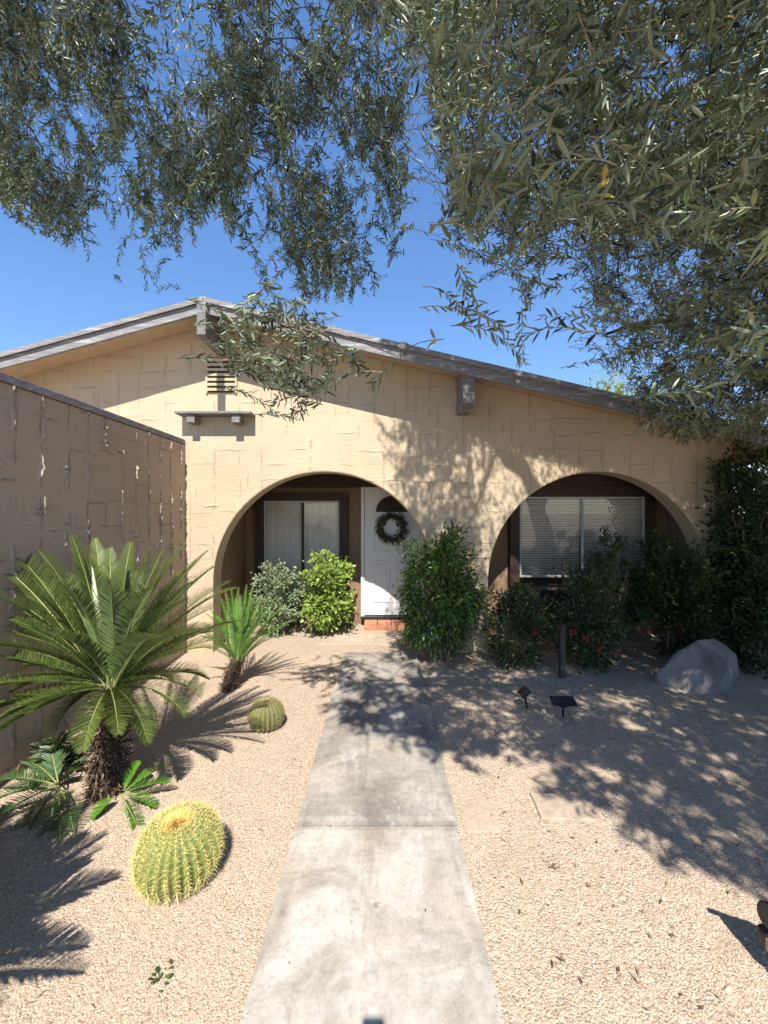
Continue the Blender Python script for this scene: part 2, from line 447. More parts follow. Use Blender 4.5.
# ------------------------------------------------------------------ relief of trowelled stucco
def make_segs(u0, u1, v0, v1, n, vert_p, lmin, lmax, amp, seed):
    r = np.random.default_rng(seed); segs = []
    for _ in range(n):
        u = r.uniform(u0, u1); v = r.uniform(v0, v1)
        vert = r.random() < vert_p; L = r.uniform(lmin, lmax)*(1 if vert else .8)
        if vert: u = round(u/.27)*.27+r.normal(0, .015)
        else: v = round(v/.21)*.21+r.normal(0, .02)
        segs.append((u, v, vert, L/2, r.uniform(.006, .014), amp*r.uniform(.4, 1.2)*r.choice([1, 1, 1, -.6]), r.uniform(-.06, .06), r.uniform(0, 9)))
    return segs
def block_segs(u0, u1, v0, v1, bw, bh, pv, ph, amp, nf, fa, seed):
    """joints of the block wall under the render, broken and smeared, plus flecks of squeezed mortar"""
    r = np.random.default_rng(seed); segs = []
    nu = int((u1-u0)/bw)+1; nv = int((v1-v0)/bh)+1
    for i in range(nu):
        u = u0+i*bw+r.normal(0, .012)
        for j in range(nv):
            v = v0+(j+.5)*bh
            if r.random() < pv: segs.append((u+r.normal(0, .005), v+r.normal(0, .03), True, bh*r.uniform(.35, .75), r.uniform(.0045, .008), amp*r.uniform(.4, 1.3)*r.choice([1, 1, -.7]), r.uniform(-.03, .03), r.uniform(0, 9)))
            if r.random() < ph: segs.append((u+bw/2+r.normal(0, .05), v0+j*bh+r.normal(0, .012), False, bw*r.uniform(.25, .7), r.uniform(.0045, .008), amp*r.uniform(.4, 1.2)*r.choice([1, 1, -.7]), r.uniform(-.08, .08), r.uniform(0, 9)))
    for k in range(nf):
        u = u0+r.integers(nu)*bw+r.normal(0, .01) if r.random() < .8 else r.uniform(u0, u1)
        segs.append((u, r.uniform(v0, v1), r.random() < .82, r.uniform(.02, .10), r.uniform(.004, .007), fa*r.uniform(.5, 1.3), r.uniform(-.1, .1), r.uniform(0, 9)))
    return segs
def relief(U, Vv, segs, side=1):
    h = np.zeros_like(U); c = np.zeros_like(U)
    for (u, v, vert, hl, w, a, tilt, ph) in segs:
        du = U-u; dv = Vv-v
        al, ac = (dv, du) if vert else (du, dv)
        m = (np.abs(al) < hl*1.2) & (np.abs(ac) < .09)
        if not m.any(): continue
        al = al[m]; ac = ac[m]+tilt*al+.004*np.sin(al*29+ph)+.002*np.sin(al*97+ph*2)
        env = np.clip(1.15-(np.abs(al)/hl)**2, 0, 1)*(.8+.2*np.sin(al*31+ph)*np.sin(al*71+2*ph))
        g = np.exp(-(ac/w)**2)
        h[m] += a*env*g
        c[m] = np.maximum(c[m], env*np.exp(-((ac+(side if vert else 1)*w*1.1)/(w*.95))**2))
    return h, c
def fbm(U, Vv, sc, seed, octv=4):
    r = np.random.default_rng(seed); h = np.zeros_like(U); a = 1.
    for o in range(octv):
        for k in range(5):
            th = r.uniform(0, 2*np.pi); f = sc*(1.9**o)*r.uniform(.7, 1.3); ph = r.uniform(0, 7)
            h += a*np.sin((U*np.cos(th)+Vv*np.sin(th))*f+ph)/5
        a *= .52
    return h

# ------------------------------------------------------------------ the house
house = thing('house', (0, YF, 0), 'tan stucco gabled house with two arched porch openings', 'house')
AX = -2.095
def roof_top(x): return 4.28+(x-AX)*(.276 if x < AX else -.234)
def roof_top_np(x): return 4.28+(x-AX)*np.where(x < AX, .276, -.234)
ARCH = [((324-384)/78., 1.42, .895), ((598-384)/78., 1.41, .905)]    # centre x, radius, spring height
XL, XR = -6.2, 4.45
wall_segs = block_segs(XL, XR, 0, 4.3, .31, .2, .34, .42, .0075, 140, .012, 3)
# tall vertical joints under the eaves
rj = np.random.default_rng(8)
for k in range(36):
    u = XL+.15+k*.295+rj.normal(0, .03); L = rj.uniform(.25, .9)
    zt = float(roof_top_np(np.array(u)))-.2
    wall_segs.append((u, zt-L/2-rj.uniform(0, .25), True, L/2, .007, .008, rj.uniform(-.03, .03), rj.uniform(0, 9)))

def wall_front():
    V, Fc, C = [], [], []
    base = 0
    thick = .26
    secs = []
    (c1, r1, s1), (c2, r2, s2) = ARCH
    secs.append((np.arange(XL, c1-r1, .010), None)); secs[0] = (np.append(secs[0][0], c1-r1), None)
    a = np.linspace(np.pi, 0, 320)
    secs.append((c1+r1*np.cos(a), (c1, r1, s1)))
    secs.append((np.linspace(c1+r1, c2-r2, 74), None))
    secs.append((c2+r2*np.cos(a), (c2, r2, s2)))
    secs.append((np.linspace(c2+r2, XR, 24), None))
    for xs, arch in secs:
        zt = roof_top_np(xs)-.055
        zb = np.zeros_like(xs)-.05 if arch is None else arch[2]+np.sqrt(np.maximum(arch[1]**2-(xs-arch[0])**2, 0))
        nr = 370 if arch is None else 240
        if arch is None and xs[-1] < -1.5: nr = 430
        t = np.linspace(0, 1, nr)
        X = np.repeat(xs[:, None], nr, 1); Z = zb[:, None]+(zt-zb)[:, None]*t[None]
        h, c = relief(X, Z, wall_segs)
        h = h+.004*fbm(X, Z, 3.0, 5)+.0022*fbm(X, Z, 14, 6)
        # worn rounded arch lip
        for (cx, R, sp) in ARCH:
            rr = np.sqrt((X-cx)**2+np.maximum(Z-sp, 0)**2)-R
            lip = np.clip(1-rr/.018, 0, 1)**2
            h -= .008*lip*(rr < .03)
        Y = YF-h
        n = X.size; V.append(np.stack([X, Y, Z], -1).reshape(-1, 3)); C.append(c.ravel())
        i = np.arange(len(xs)-1)[:, None]*nr; j = np.arange(nr-1)[None]
        Fc.append((base+np.stack([i+j, i+nr+j, i+nr+j+1, i+j+1], -1)).reshape(-1, 4)); base += n
    # arch reveals (intrados and jambs)
    for (cx, R, sp) in ARCH:
        a = np.linspace(0, np.pi, 120)
        xs = np.concatenate([[cx+R]*12, cx+R*np.cos(a), [cx-R]*12]); zs = np.concatenate([np.linspace(-.05, sp-.02, 12), sp+R*np.sin(a), np.linspace(sp-.02, -.05, 12)])
        ys = np.array([YF+.006, YF+.06, YF+.12, YF+.18, YF+thick])
        X = np.repeat(xs[:, None], 5, 1); Z = np.repeat(zs[:, None], 5, 1); Y = np.repeat(ys[None], len(xs), 0)
        V.append(np.stack([X, Y, Z], -1).reshape(-1, 3)); C.append(np.zeros(X.size))
        i = np.arange(len(xs)-1)[:, None]*5; j = np.arange(4)[None]
        Fc.append((base+np.stack([i+j, i+j+1, i+5+j+1, i+5+j], -1)).reshape(-1, 4)); base += X.size
    # back skin
    for xs, arch in secs:
        xs = xs[::6] if len(xs) > 60 else xs
        zt = roof_top_np(xs)-.055
        zb = np.zeros_like(xs)-.05 if arch is None else arch[2]+np.sqrt(np.maximum(arch[1]**2-(xs-arch[0])**2, 0))
        P0 = np.stack([xs, np.full_like(xs, YF+thick), zb], -1); P1 = np.stack([xs, np.full_like(xs, YF+thick), zt], -1)
        n = len(xs); V.append(np.concatenate([P0, P1])); C.append(np.zeros(2*n))
        i = np.arange(n-1)
        Fc.append(base+np.stack([i, i+n, i+n+1, i+1], -1)); base += 2*n
    V = np.concatenate(V); Fc = np.concatenate(Fc); C = np.concatenate(C)
    me = bpy.data.meshes.new('front_wall')
    me.vertices.add(len(V)); me.vertices.foreach_set('co', V.ravel().astype(np.float32))
    me.loops.add(Fc.size); me.loops.foreach_set('vertex_index', Fc.ravel().astype(np.int32))
    me.polygons.add(len(Fc)); me.polygons.foreach_set('loop_start', (np.arange(len(Fc))*4).astype(np.int32))
    me.polygons.foreach_set('loop_total', np.full(len(Fc), 4, np.int32))
    me.polygons.foreach_set('use_smooth', np.full(len(Fc), True))
    at = me.attributes.new('crack', 'FLOAT', 'POINT'); at.data.foreach_set('value', (C*.7).astype(np.float32))
    me.update(calc_edges=True)
    return link('front_wall', me, 'stucco', house)
wall_front()
# porch shell
bm = bmesh.new()
bbox(bm, -2.9, 4.9, YB, YB+.2, -.05, 2.6)
bbox(bm, -2.45, c if False else -2.2, YF+.262, YB-.002, -.05, 2.42)
bbox(bm, 1.3, 4.179, 6.06, YB-.003, -.05, 2.421)
bbox(bm, 4.18, 4.4, YF+.262, YB-.002, -.05, 2.42)
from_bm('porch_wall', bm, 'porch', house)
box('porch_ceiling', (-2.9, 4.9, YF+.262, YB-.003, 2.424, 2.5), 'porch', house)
box('porch_header', (-2.19, 1.29, YB-.12, YB-.004, 2.19, 2.42), 'trim', house)
box('porch_header', (1.31, 4.17, 5.94, 6.056, 2.17, 2.42), 'trim', house)
# main body walls behind the gable
box('side_wall', (XL, XL+.2, YF+.265, 14, -.05, 3.0), 'stucco', house)
box('side_wall', (4.42, 4.62, YF+.265, 14, -.05, 2.65), 'stucco', house)
# roof
def roof_slab(name, x0, x1, mat, off0, off1, y0, y1):
    bm = bmesh.new()
    prism(bm, [(x0, roof_top(x0)-off1), (x1, roof_top(x1)-off1), (x1, roof_top(x1)-off0), (x0, roof_top(x0)-off0)], y0, y1)
    return from_bm(name, bm, mat, house)
XRL, XRR = -6.8, 5.3
rf = roof_slab('roof', XRL, AX, 'roof', 0, .03, YE-.02, 14)
roof_slab('roof', AX, XRR, 'roof', 0, .03, YE-.02, 14)
roof_slab('soffit', XRL, AX-.002, 'soffit', .032, .052, YE+.042, 13.5)
roof_slab('soffit', AX+.002, XRR, 'soffit', .032, .052, YE+.042, 13.5)
def fascia(name, x0, x1, off0, off1, y0, y1):
    bm = bmesh.new(); n = 90; ring = []
    for i in range(n+1):
        x = x0+(x1-x0)*i/n
        j1 = .004*noise.noise((x*3, 0, off0)); j2 = .005*noise.noise((x*5, 3, off1))
        zt, zb = roof_top(x)-off0+j1*.5, roof_top(x)-off1+j2
        ring.append([bm.verts.new((x, y0+.003*noise.noise((x*4, 5, off1)), zt)), bm.verts.new((x, y0, zb)), bm.verts.new((x, y1, zb)), bm.verts.new((x, y1, zt))])
    for i in range(n):
        for k in range(4): bm.faces.new((ring[i][k], ring[i][(k+1) % 4], ring[i+1][(k+1) % 4], ring[i+1][k]))
    bm.faces.new(ring[0]); bm.faces.new(ring[-1][::-1])
    bmesh.ops.recalc_face_normals(bm, faces=bm.faces)
    return from_bm(name, bm, 'fascia', house)
fascia('fascia_board', XRL, AX-.003, .034, .155, YE, YE+.04)
fascia('fascia_board', AX+.003, XRR, .034, .165, YE, YE+.04)
fascia('drip_edge', XRL, AX-.003, -.012, .045, YE-.034, YE-.022)
fascia('drip_edge', AX+.003, XRR, -.012, .05, YE-.034, YE-.022)
# beams
def beam(x0, x1, zt, zb, y0, cut=.12):
    bm = bmesh.new()
    pts = [(y0, zt), (y0, zb+cut*.15), (y0+cut*.35, zb), (YF+.1, zb), (YF+.1, zt)]
    a = [bm.verts.new((x0, p[0], p[1])) for p in pts]; b = [bm.verts.new((x1, p[0], p[1])) for p in pts]
    bm.faces.new(a); bm.faces.new(b[::-1])
    for i in range(5): bm.faces.new((a[i], b[i], b[(i+1) % 5], a[(i+1) % 5]))
    bmesh.ops.recalc_face_normals(bm, faces=bm.faces)
    bmesh.ops.bevel(bm, geom=bm.edges[:], offset=.004, segments=1, affect='EDGES')
    from_bm('roof_beam', bm, 'beam', house)
yb = YE-.12
kb = F/yb
beam((196.5-384)/kb, (205.5-384)/kb, roof_top(-2.2)-.06, EYE+(512-336)/kb, yb)
yb2 = YE+.05; kb2 = F/yb2
beam((463-384)/kb2, (475-384)/kb2, roof_top(1.05)-.052, EYE+(512-407)/kb2, yb2, .3)
beam(-5.6, -5.48, roof_top(-5.6)-.052, roof_top(-5.6)-.30, yb2, .3)
# attic vent
vent = box('attic_vent', (-2.245, -1.905, YF-.012, YF+.05, 3.33, 3.775), 'dark', house)  # solid box, the shade of the louvre openings put into its near-black colour
bm = bmesh.new()
for i in range(7):
    z = 3.345+i*.063
    bbox(bm, -2.25, -1.90, YF-.035, YF-.013, z, z+.034, mat=Matrix.Rotation(0, 4, 'X'))
bbox(bm, -2.275, -2.251, YF-.03, YF+.02, 3.32, 3.785); bbox(bm, -1.899, -1.875, YF-.03, YF+.02, 3.32, 3.785)
from_bm('louvre', bm, 'stucco', vent)
# ledge on two blocks
led = box('ledge', (-2.585, -1.645, YF-.2, YF-.008, 3.015, 3.045), 'beam', house, .006)
for cx in (-2.40, -1.84):
    bm = bmesh.new(); bbox(bm, cx-.05, cx+.05, YF-.17, YF-.006, 2.91, 3.013, bev=.008)
    from_bm('bracket', bm, 'beam', led)
# windows
def window(name, x0, x1, z0, z1, split, kind, y=YB):
    w = box(name, (x0-.14, x1+.14, y-.035, y-.003, z0-.13, z1+.12), 'trim', house)
    bm = bmesh.new()
    if kind == 'slats':
        z = z0+.03
        while z < z1-.02:
            mt = Matrix.Translation((0, y-.052, z)) @ Matrix.Rotation(math.radians(-50), 4, 'X')
            for (a, b) in ((x0+.03, split-.02), (split+.02, x1-.03)):
                bbox(bm, a, b, -.019, .019, -.0012, .0012, mat=mt)
            z += .036
        from_bm('blind', bm, 'blind', w)
    else:
        n = 60
        for (a, b, amp) in ((x0+.02, split-.012, .004), (split+.012, x1-.02, .006)):
            vs = []
            for i in range(n+1):
                f = i/n; x = a+(b-a)*f; yy = y-.05+amp*math.sin(f*34)
                vs.append((bm.verts.new((x, yy, z0+.02)), bm.verts.new((x, yy, z1-.02))))
            for i in range(n): bm.faces.new((vs[i][0], vs[i+1][0], vs[i+1][1], vs[i][1]))
        o = from_bm('curtain', bm, 'drape', w, True)
    fb = bmesh.new()
    t = .03
    bbox(fb, x0, x1, y-.115, y-.036, z1-t, z1, bev=.003); bbox(fb, x0, x1, y-.125, y-.036, z0, z0+t, bev=.003)
    bbox(fb, x0, x0+t, y-.113, y-.036, z0+t+.001, z1-t-.001, bev=.003); bbox(fb, x1-t, x1, y-.113, y-.036, z0+t+.001, z1-t-.001, bev=.003)
    from_bm('frame', fb, 'alu', w)
    mb = bmesh.new(); bbox(mb, split-.018, split+.018, y-.118, y-.07, z0+t+.001, z1-t-.001, bev=.003)
    from_bm('mullion', mb, 'trim' if kind == 'drape' else 'alu', w)
    for (a, b, yy) in ((x0+t+.001, split-.019, y-.098), (split+.019, x1-t-.001, y-.092)):
        box('pane', (a, b, yy-.002, yy+.002, z0+t+.001, z1-t-.001), 'glass', w)
    # dark surround boards
    sb = bmesh.new()
    bbox(sb, x0-.14, x0-.003, y-.14, y-.036, z0-.12, z1+.11, bev=.004); bbox(sb, x1+.003, x1+.14, y-.14, y-.036, z0-.12, z1+.11, bev=.004)
    bbox(sb, x0-.002, x1+.002, y-.138, y-.036, z1+.003, z1+.11, bev=.004)
    from_bm('surround', sb, 'trim', w)
    return w
kd = F/YB
window('window', (266-384)/kd, (340-384)/kd, EYE+(512-604)/kd, EYE+(512-501)/kd, (304-384)/kd, 'drape')
YR = 6.06; kr = F/YR
wr = window('window', (517-384)/kr, (640-384)/kr, EYE+(512-576)/kr, EYE+(512-497)/kr, (579-384)/kr, 'slats', YR)
box('apron_panel', ((519-384)/kr, (638-384)/kr, YR-.05, YR-.004, .18, EYE+(512-590)/kr), 'trim', wr)
# front door
dx0, dx1 = (365-384)/kd, (420-384)/kd
dz0, dz1 = EYE+(512-614)/kd, EYE+(512-490)/kd
door = box('front_door', (dx0, dx1, YB-.06, YB-.005, dz0, dz1), 'white', house, .003)
fb = bmesh.new()
bbox(fb, dx0-.06, dx0-.004, YB-.10, YB-.003, dz0-.02, dz1+.06, bev=.006); bbox(fb, dx1+.004, dx1+.06, YB-.10, YB-.003, dz0-.02, dz1+.06, bev=.006)
bbox(fb, dx0-.003, dx1+.003, YB-.10, YB-.003, dz1+.004, dz1+.06, bev=.006)
from_bm('door_frame', fb, 'white', door)
box('threshold', (dx0-.06, dx1+.06, YB-.16, YB-.004, dz0-.045, dz0-.008), 'black', door, .004)
dcx = (dx0+dx1)/2
fz = EYE+(512-512)/kd
bm = bmesh.new()
Rf = .265
pts = [(dcx+Rf*math.cos(a), fz+Rf*.98*math.sin(a)) for a in np.linspace(0, math.pi, 30)]
prism(bm, pts, YB-.066, YB-.059)
fan = from_bm('fanlight', bm, 'trim', door)
bm = bmesh.new()
arcs = np.linspace(0, math.pi, 24)
def ringseg(bm, R0, R1, a0, a1, y0, y1):
    A = [(dcx+R*math.cos(a), fz+R*math.sin(a)) for R, a in ((R0, a0), (R1, a0), (R1, a1), (R0, a1))]
    prism(bm, A, y0, y1)
for i in range(23): ringseg(bm, Rf, Rf+.03, arcs[i], arcs[i+1], YB-.078, YB-.059)
bbox(bm, dcx-Rf-.03, dcx+Rf+.03, YB-.078, YB-.0595, fz-.03, fz-.001)
from_bm('fanlight_frame', bm, 'white', fan)
for (a, b) in ((dx0+.13, dcx-.05), (dcx+.05, dx1-.13)):
    for (zl, zh) in ((dz0+.2, dz0+.86), (dz0+1.0, fz-.12)):
        bm = bmesh.new(); t = .022
        bbox(bm, a, b, YB-.074, YB-.0595, zl, zl+t, bev=.004); bbox(bm, a, b, YB-.074, YB-.0595, zh-t, zh, bev=.004)
        bbox(bm, a, a+t, YB-.073, YB-.0595, zl+t+.001, zh-t-.001, bev=.004); bbox(bm, b-t, b, YB-.073, YB-.0595, zl+t+.001, zh-t-.001, bev=.004)
        bbox(bm, a+.05, b-.05, YB-.068, YB-.0595, zl+.05, zh-.05, bev=.006)
        from_bm('door_panel', bm, 'white', door)
bm = bmesh.new()
r = bmesh.ops.create_uvsphere(bm, u_segments=14, v_segments=10, radius=.032)
bmesh.ops.translate(bm, verts=r['verts'], vec=(dx1-.07, YB-.12, dz0+.95))
r = bmesh.ops.create_cone(bm, cap_ends=True, segments=14, radius1=.014, radius2=.014, depth=.06)
bmesh.ops.transform(bm, matrix=Matrix.Translation((dx1-.07, YB-.09, dz0+.95)) @ Matrix.Rotation(math.pi/2, 4, 'X'), verts=r['verts'])
from_bm('door_knob', bm, 'alu', door, True)
# step
bm = bmesh.new()
x = -.30
while x < .75:
    bbox(bm, x, x+.198, YB-.36, YB-.165, .0, .125, bev=.008); x += .207
from_bm('door_step', bm, 'brick', house)

# wreath
wz = EYE+(512-528)/kd; wy = YB-.12
wreath = thing('wreath', (dcx-.02, wy, wz-.25), 'dark leafy wreath hanging on the white front door', 'wreath')
ac = Acc(); a = np.linspace(0, 2*np.pi, 40)
tube(ac, np.stack([dcx-.02+.175*np.cos(a), np.full(40, wy), wz+.175*np.sin(a)], -1), .028, 7, .2)
ac.build('ring', 'twig', wreath, True)
ac = Acc(); n = 620; th = rng.uniform(0, 2*np.pi, n); rr = .175+rng.normal(0, .03, n)
P = np.stack([dcx-.02+rr*np.cos(th), wy+rng.normal(-.015, .02, n), wz+rr*np.sin(th)], -1)
D = unit(np.stack([np.cos(th+.9+rng.normal(0, .5, n)), rng.normal(-.4, .4, n), np.sin(th+.9+rng.normal(0, .5, n))], -1)+.25*randdir(n))
leaves(ac, P, D, randdir(n)+np.array((0, -.8, 0)), rng.uniform(.05, .1, n), rng.uniform(.012, .026, n), rng.random(n), LEAF_COARSE)
ac.build('foliage', 'wreath', wreath)

# ------------------------------------------------------------------ the wing wall on the left
wing = thing('wing_wall', (-2.54, 2, 0), 'shaded stucco wing wall with grey coping at left of the arches', 'wall')
wsegs = block_segs(.2, 5.24, 0, 2.66, .235, .21, .74, .34, .007, 620, .022, 21)
ys = np.arange(.2, YF-.004, .005); zs = np.arange(-.05, 2.665, .011)
Y, Z = np.meshgrid(ys, zs, indexing='ij')
h, c = relief(Y, Z, wsegs, -1)
h += .0025*fbm(Y, Z, 2.0, 31, 3)+.0015*fbm(Y, Z, 18, 32, 3)
lean = (YF-Y)*.008
X = -2.545+h+lean
V = np.stack([X, Y, Z], -1).reshape(-1, 3); nr = len(zs)
i = np.arange(len(ys)-1)[:, None]*nr; j = np.arange(nr-1)[None]
Fc = np.stack([i+j, i+nr+j, i+nr+j+1, i+j+1], -1).reshape(-1, 4)
nb = len(V)
bk = []
for (y, z) in ((.2, -.05), (YF-.01, -.05), (YF-.01, 2.66), (.2, 2.66)): bk.append((-2.8, y, z))
cn = [(ys[0], zs[0]), (ys[-1], zs[0]), (ys[-1], zs[-1]), (ys[0], zs[-1])]
fr = [0, (len(ys)-1)*nr, (len(ys)-1)*nr+nr-1, nr-1]
V = np.concatenate([V, np.array(bk)])
ex = np.array([[fr[q], nb+q, nb+(q+1) % 4, fr[(q+1) % 4]] for q in range(4)]+[[nb, nb+1, nb+2, nb+3]])
me = bpy.data.meshes.new('stucco_face'); Fa = np.concatenate([Fc, ex])
me.vertices.add(len(V)); me.vertices.foreach_set('co', V.ravel().astype(np.float32))
me.loops.add(Fa.size); me.loops.foreach_set('vertex_index', Fa.ravel().astype(np.int32))
me.polygons.add(len(Fa)); me.polygons.foreach_set('loop_start', (np.arange(len(Fa))*4).astype(np.int32))
me.polygons.foreach_set('loop_total', np.full(len(Fa), 4, np.int32))
sm = np.full(len(Fa), True); sm[len(Fc):] = False
me.polygons.foreach_set('use_smooth', sm)
at = me.attributes.new('crack', 'FLOAT', 'POINT'); at.data.foreach_set('value', np.append(c.ravel()*.95, [0]*4).astype(np.float32))
me.update(calc_edges=True)
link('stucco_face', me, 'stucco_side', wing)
bm = bmesh.new()
bbox(bm, -2.9, -2.541, .17, YF-.012, 2.668, 2.725, bev=.005)
bmesh.ops.transform(bm, matrix=Matrix.Shear('XZ', 4, (0, 0)) if False else Matrix(((1, -.008, 0, .008*YF), (0, 1, 0, 0), (0, 0, 1, 0), (0, 0, 0, 1))), verts=bm.verts)
from_bm('coping', bm, 'coping', wing)

# ------------------------------------------------------------------ olive tree
def shadow_px(P):
    """picture position where the shadow of P falls; nan when it falls on the roof"""
    x, y, z = P[:, 0], P[:, 1], P[:, 2]
    zE = z+LZ*(YE-y); onroof = (y < YE) & (zE > roof_top_np(x)-.1) | (y >= YE)
    tg = z/-LZ; yg = y+tg
    wallhit = (yg > YF)
    zf = z+LZ*(YF-y)
    yy = np.where(wallhit, YF, yg); zz = np.where(wallhit, zf, 0)
    yy = np.maximum(yy, .05)
    sx = 384+x/yy*F; sy = 512-(zz-EYE)/yy*F
    sx[onroof] = np.nan; sy[onroof] = np.nan
    return sx, sy
LIT = [
    [(186, 372), (215, 368), (300, 398), (372, 416), (386, 470), (388, 560), (392, 645), (340, 652), (250, 656), (186, 660)],
    [(472, 446), (590, 470), (545, 500), (515, 540), (492, 590), (482, 540)],
    [(150, 660), (250, 655), (252, 700), (300, 720), (330, 732), (395, 752), (440, 768), (482, 772), (500, 792), (535, 815), (585, 815), (645, 845), (690, 890), (768, 900), (768, 1100), (-100, 1100), (-100, 740)],
]
LIT.append([(505, 548), (520, 508), (545, 486), (570, 477), (602, 476), (612, 490), (590, 520), (560, 535), (530, 550)])
LITP = [.985, .72, .985, .85]
TREE_ROOT = np.array((3.65, 3.0, 0))
olive = thing('olive_tree', tuple(TREE_ROOT), 'large grey-green olive tree with leafy sprays hanging over the top of the yard', 'tree')
bark = Acc()
limbs = []
def limb(ctrl, r0, r1, n=40, sides=9):
    p = smoothpath(ctrl, n); p[1:-1] += rng.normal(0, .012, (n-2, 3)); limbs.append(p)
    tube(bark, p, np.linspace(r0, r1, n), sides, rng.random())
limb([(3.65, 3.0, -.05), (3.6, 2.95, .8), (3.45, 2.9, 1.6), (3.3, 2.8, 2.2)], .24, .15, 30, 12)
limb([(3.35, 2.85, 2.0), (3.0, 2.75, 3.2), (2.5, 2.7, 3.93), (1.95, 2.7, 3.86), (1.45, 2.7, 3.62)], .07, .014)
limb([(3.3, 2.8, 2.1), (2.9, 2.2, 4.6), (1.4, 2.3, 6.4), (-.5, 3.0, 7.6), (-2.2, 3.6, 7.8), (-3.6, 4.0, 7.6)], .12, .02, 60)
limb([(3.3, 2.8, 2.0), (2.6, 1.5, 3.6), (1.5, .6, 4.5), (.3, .3, 4.9)], .09, .02)
limb([(3.35, 2.85, 2.0), (3.6, 4.0, 3.2), (3.2, 4.5, 3.9), (2.5, 4.6, 3.8)], .08, .015)
limb([(3.4, 2.9, 1.9), (4.4, 3.3, 3.4), (5.4, 3.9, 4.2)], .08, .02)
limb([(1.5, 2.3, 6.3), (1.0, 2.1, 5.2), (.55, 1.9, 4.3)], .025, .006)
limb([(-.9, 3.2, 7.65), (-1.1, 3.9, 6.6), (-1.5, 4.4, 5.6)], .02, .006)
limb([(-.66, 2.42, 3.3), (-.62, 2.41, 3.1), (-.6, 2.4, 2.9)], .004, .002)
olive_parts = {'leaf': ([], [], [], [], [], []), 'far': ([], [], [], [], [], [])}
twig = Acc()
ALL = np.concatenate(limbs[1:])

def add_spray(store, tip, length, leaf, drop=1.0, width=.19, guard=None, gap=.021, az=None, thick=.0022):
    tone = rng.random()**1.5*.95; step = .03; n = max(5, int(length/step))
    az = rng.uniform(0, 2*np.pi) if az is None else az
    v = np.array((math.cos(az), math.sin(az), rng.uniform(-.1, .5))); v /= np.linalg.norm(v)
    pts = [np.zeros(3)]
    for i in range(n):
        v = v+np.array((0, 0, -drop*.14*rng.uniform(.5, 1.4)))+rng.normal(0, .07, 3); v /= np.linalg.norm(v)
        pts.append(pts[-1]+v*step)
    pts = np.array(pts); pts += tip-pts[-1]
    tube(twig, pts[::2] if n > 8 else pts, np.linspace(thick, thick*.4, len(pts[::2]) if n > 8 else len(pts)), 3, rng.random())
    # leaf pairs
    s = np.arange(gap, n*step, gap); k = len(s)
    q = np.stack([np.interp(s/step, np.arange(n+1), pts[:, a]) for a in range(3)], -1)
    T = unit(np.stack([np.interp(s/step, np.arange(n+1), np.gradient(pts, axis=0)[:, a]) for a in range(3)], -1))
    ref = unit(np.cross(T, np.array((.3, .2, 1.)))); ref2 = np.cross(T, ref)
    ph = np.where(np.arange(k) % 2 == 0, 0, np.pi/2)+rng.uniform(0, 6.28)+rng.normal(0, .25, k)
    A = ref*np.cos(ph)[:, None]+ref2*np.sin(ph)[:, None]
    for sg in (1, -1):
        D = unit(A*sg*rng.uniform(.5, 1., (k, 1))+T*rng.uniform(.55, 1.1, (k, 1))+rng.normal(0, .15, (k, 3)))
        keep = rng.random(k) < .9
        L = leaf*rng.uniform(.6, 1.15, k)*np.where(s > n*step*.88, .7, 1)
        Nn = unit(np.array((0, -.35, .45))+rng.normal(0, .8, (k, 3)))
        for lst, arr in zip(store, (q, D, Nn, L, L*width*rng.uniform(.75, 1.2, k), np.clip(tone+.45*(rng.random(k)-.5), 0, 1))): lst.append(arr[keep])

def bot(xs, ys): return lambda px: np.interp(px, xs, ys)
bl = bot([-60, 0, 60, 100, 130, 160, 190, 215, 240, 270, 300, 330, 355, 375, 395, 410, 425, 440], [190, 212, 250, 275, 300, 290, 252, 205, 270, 300, 300, 305, 305, 315, 250, 150, 90, 40])
bc = bot([395, 425, 440, 450, 465, 480, 500, 520, 545, 560, 590, 610], [60, 80, 150, 230, 260, 285, 285, 300, 300, 270, 255, 240])
leaf_s, far_s = olive_parts['leaf'], olive_parts['far']
def dmin(py): return YF*(1-(370-py)/(1018-py))
cnt = 0
while cnt < 2900:
    px = rng.uniform(-90, 430); b = bl(px)
    py = b-(rng.random()**1.25)*(b+150)
    d = dmin(min(py, 300))+.05+rng.uniform(0, 1.)**1.4*1.2
    # patchy crown: leave some holes for the sky
    if noise.noise((px/55, py/75, 3.7)) < -.06 and rng.random() < .86: continue
    P = W(px, py, d)
    add_spray(leaf_s, P, rng.uniform(.3, .75), .077, 1.1, .235, gap=.027); cnt += 1
cnt = 0
while cnt < 800:
    px = rng.uniform(405, 610); b = bc(px)
    py = b-(rng.random()**1.1)*(b+120)
    d = rng.uniform(1.75, 3.3)
    if noise.noise((px/40, py/55, 9.2)) < -.1 and rng.random() < .8: continue
    add_spray(leaf_s, W(px, py, d), rng.uniform(.2, .45), .056, .9, .22); cnt += 1
cnt = 0
while cnt < 800:
    px = rng.uniform(560, 830); py = rng.uniform(-160, 255)
    d = rng.uniform(1.25, 2.9)
    if noise.noise((px/45, py/55, 1.2)) < -.12 and rng.random() < .8: continue
    add_spray(leaf_s, W(px, py, d), rng.uniform(.18, .42), .055, .7, .22); cnt += 1
cnt = 0
br = bot([585, 600, 612, 640, 680, 720, 768, 840], [300, 340, 385, 432, 446, 446, 450, 450])
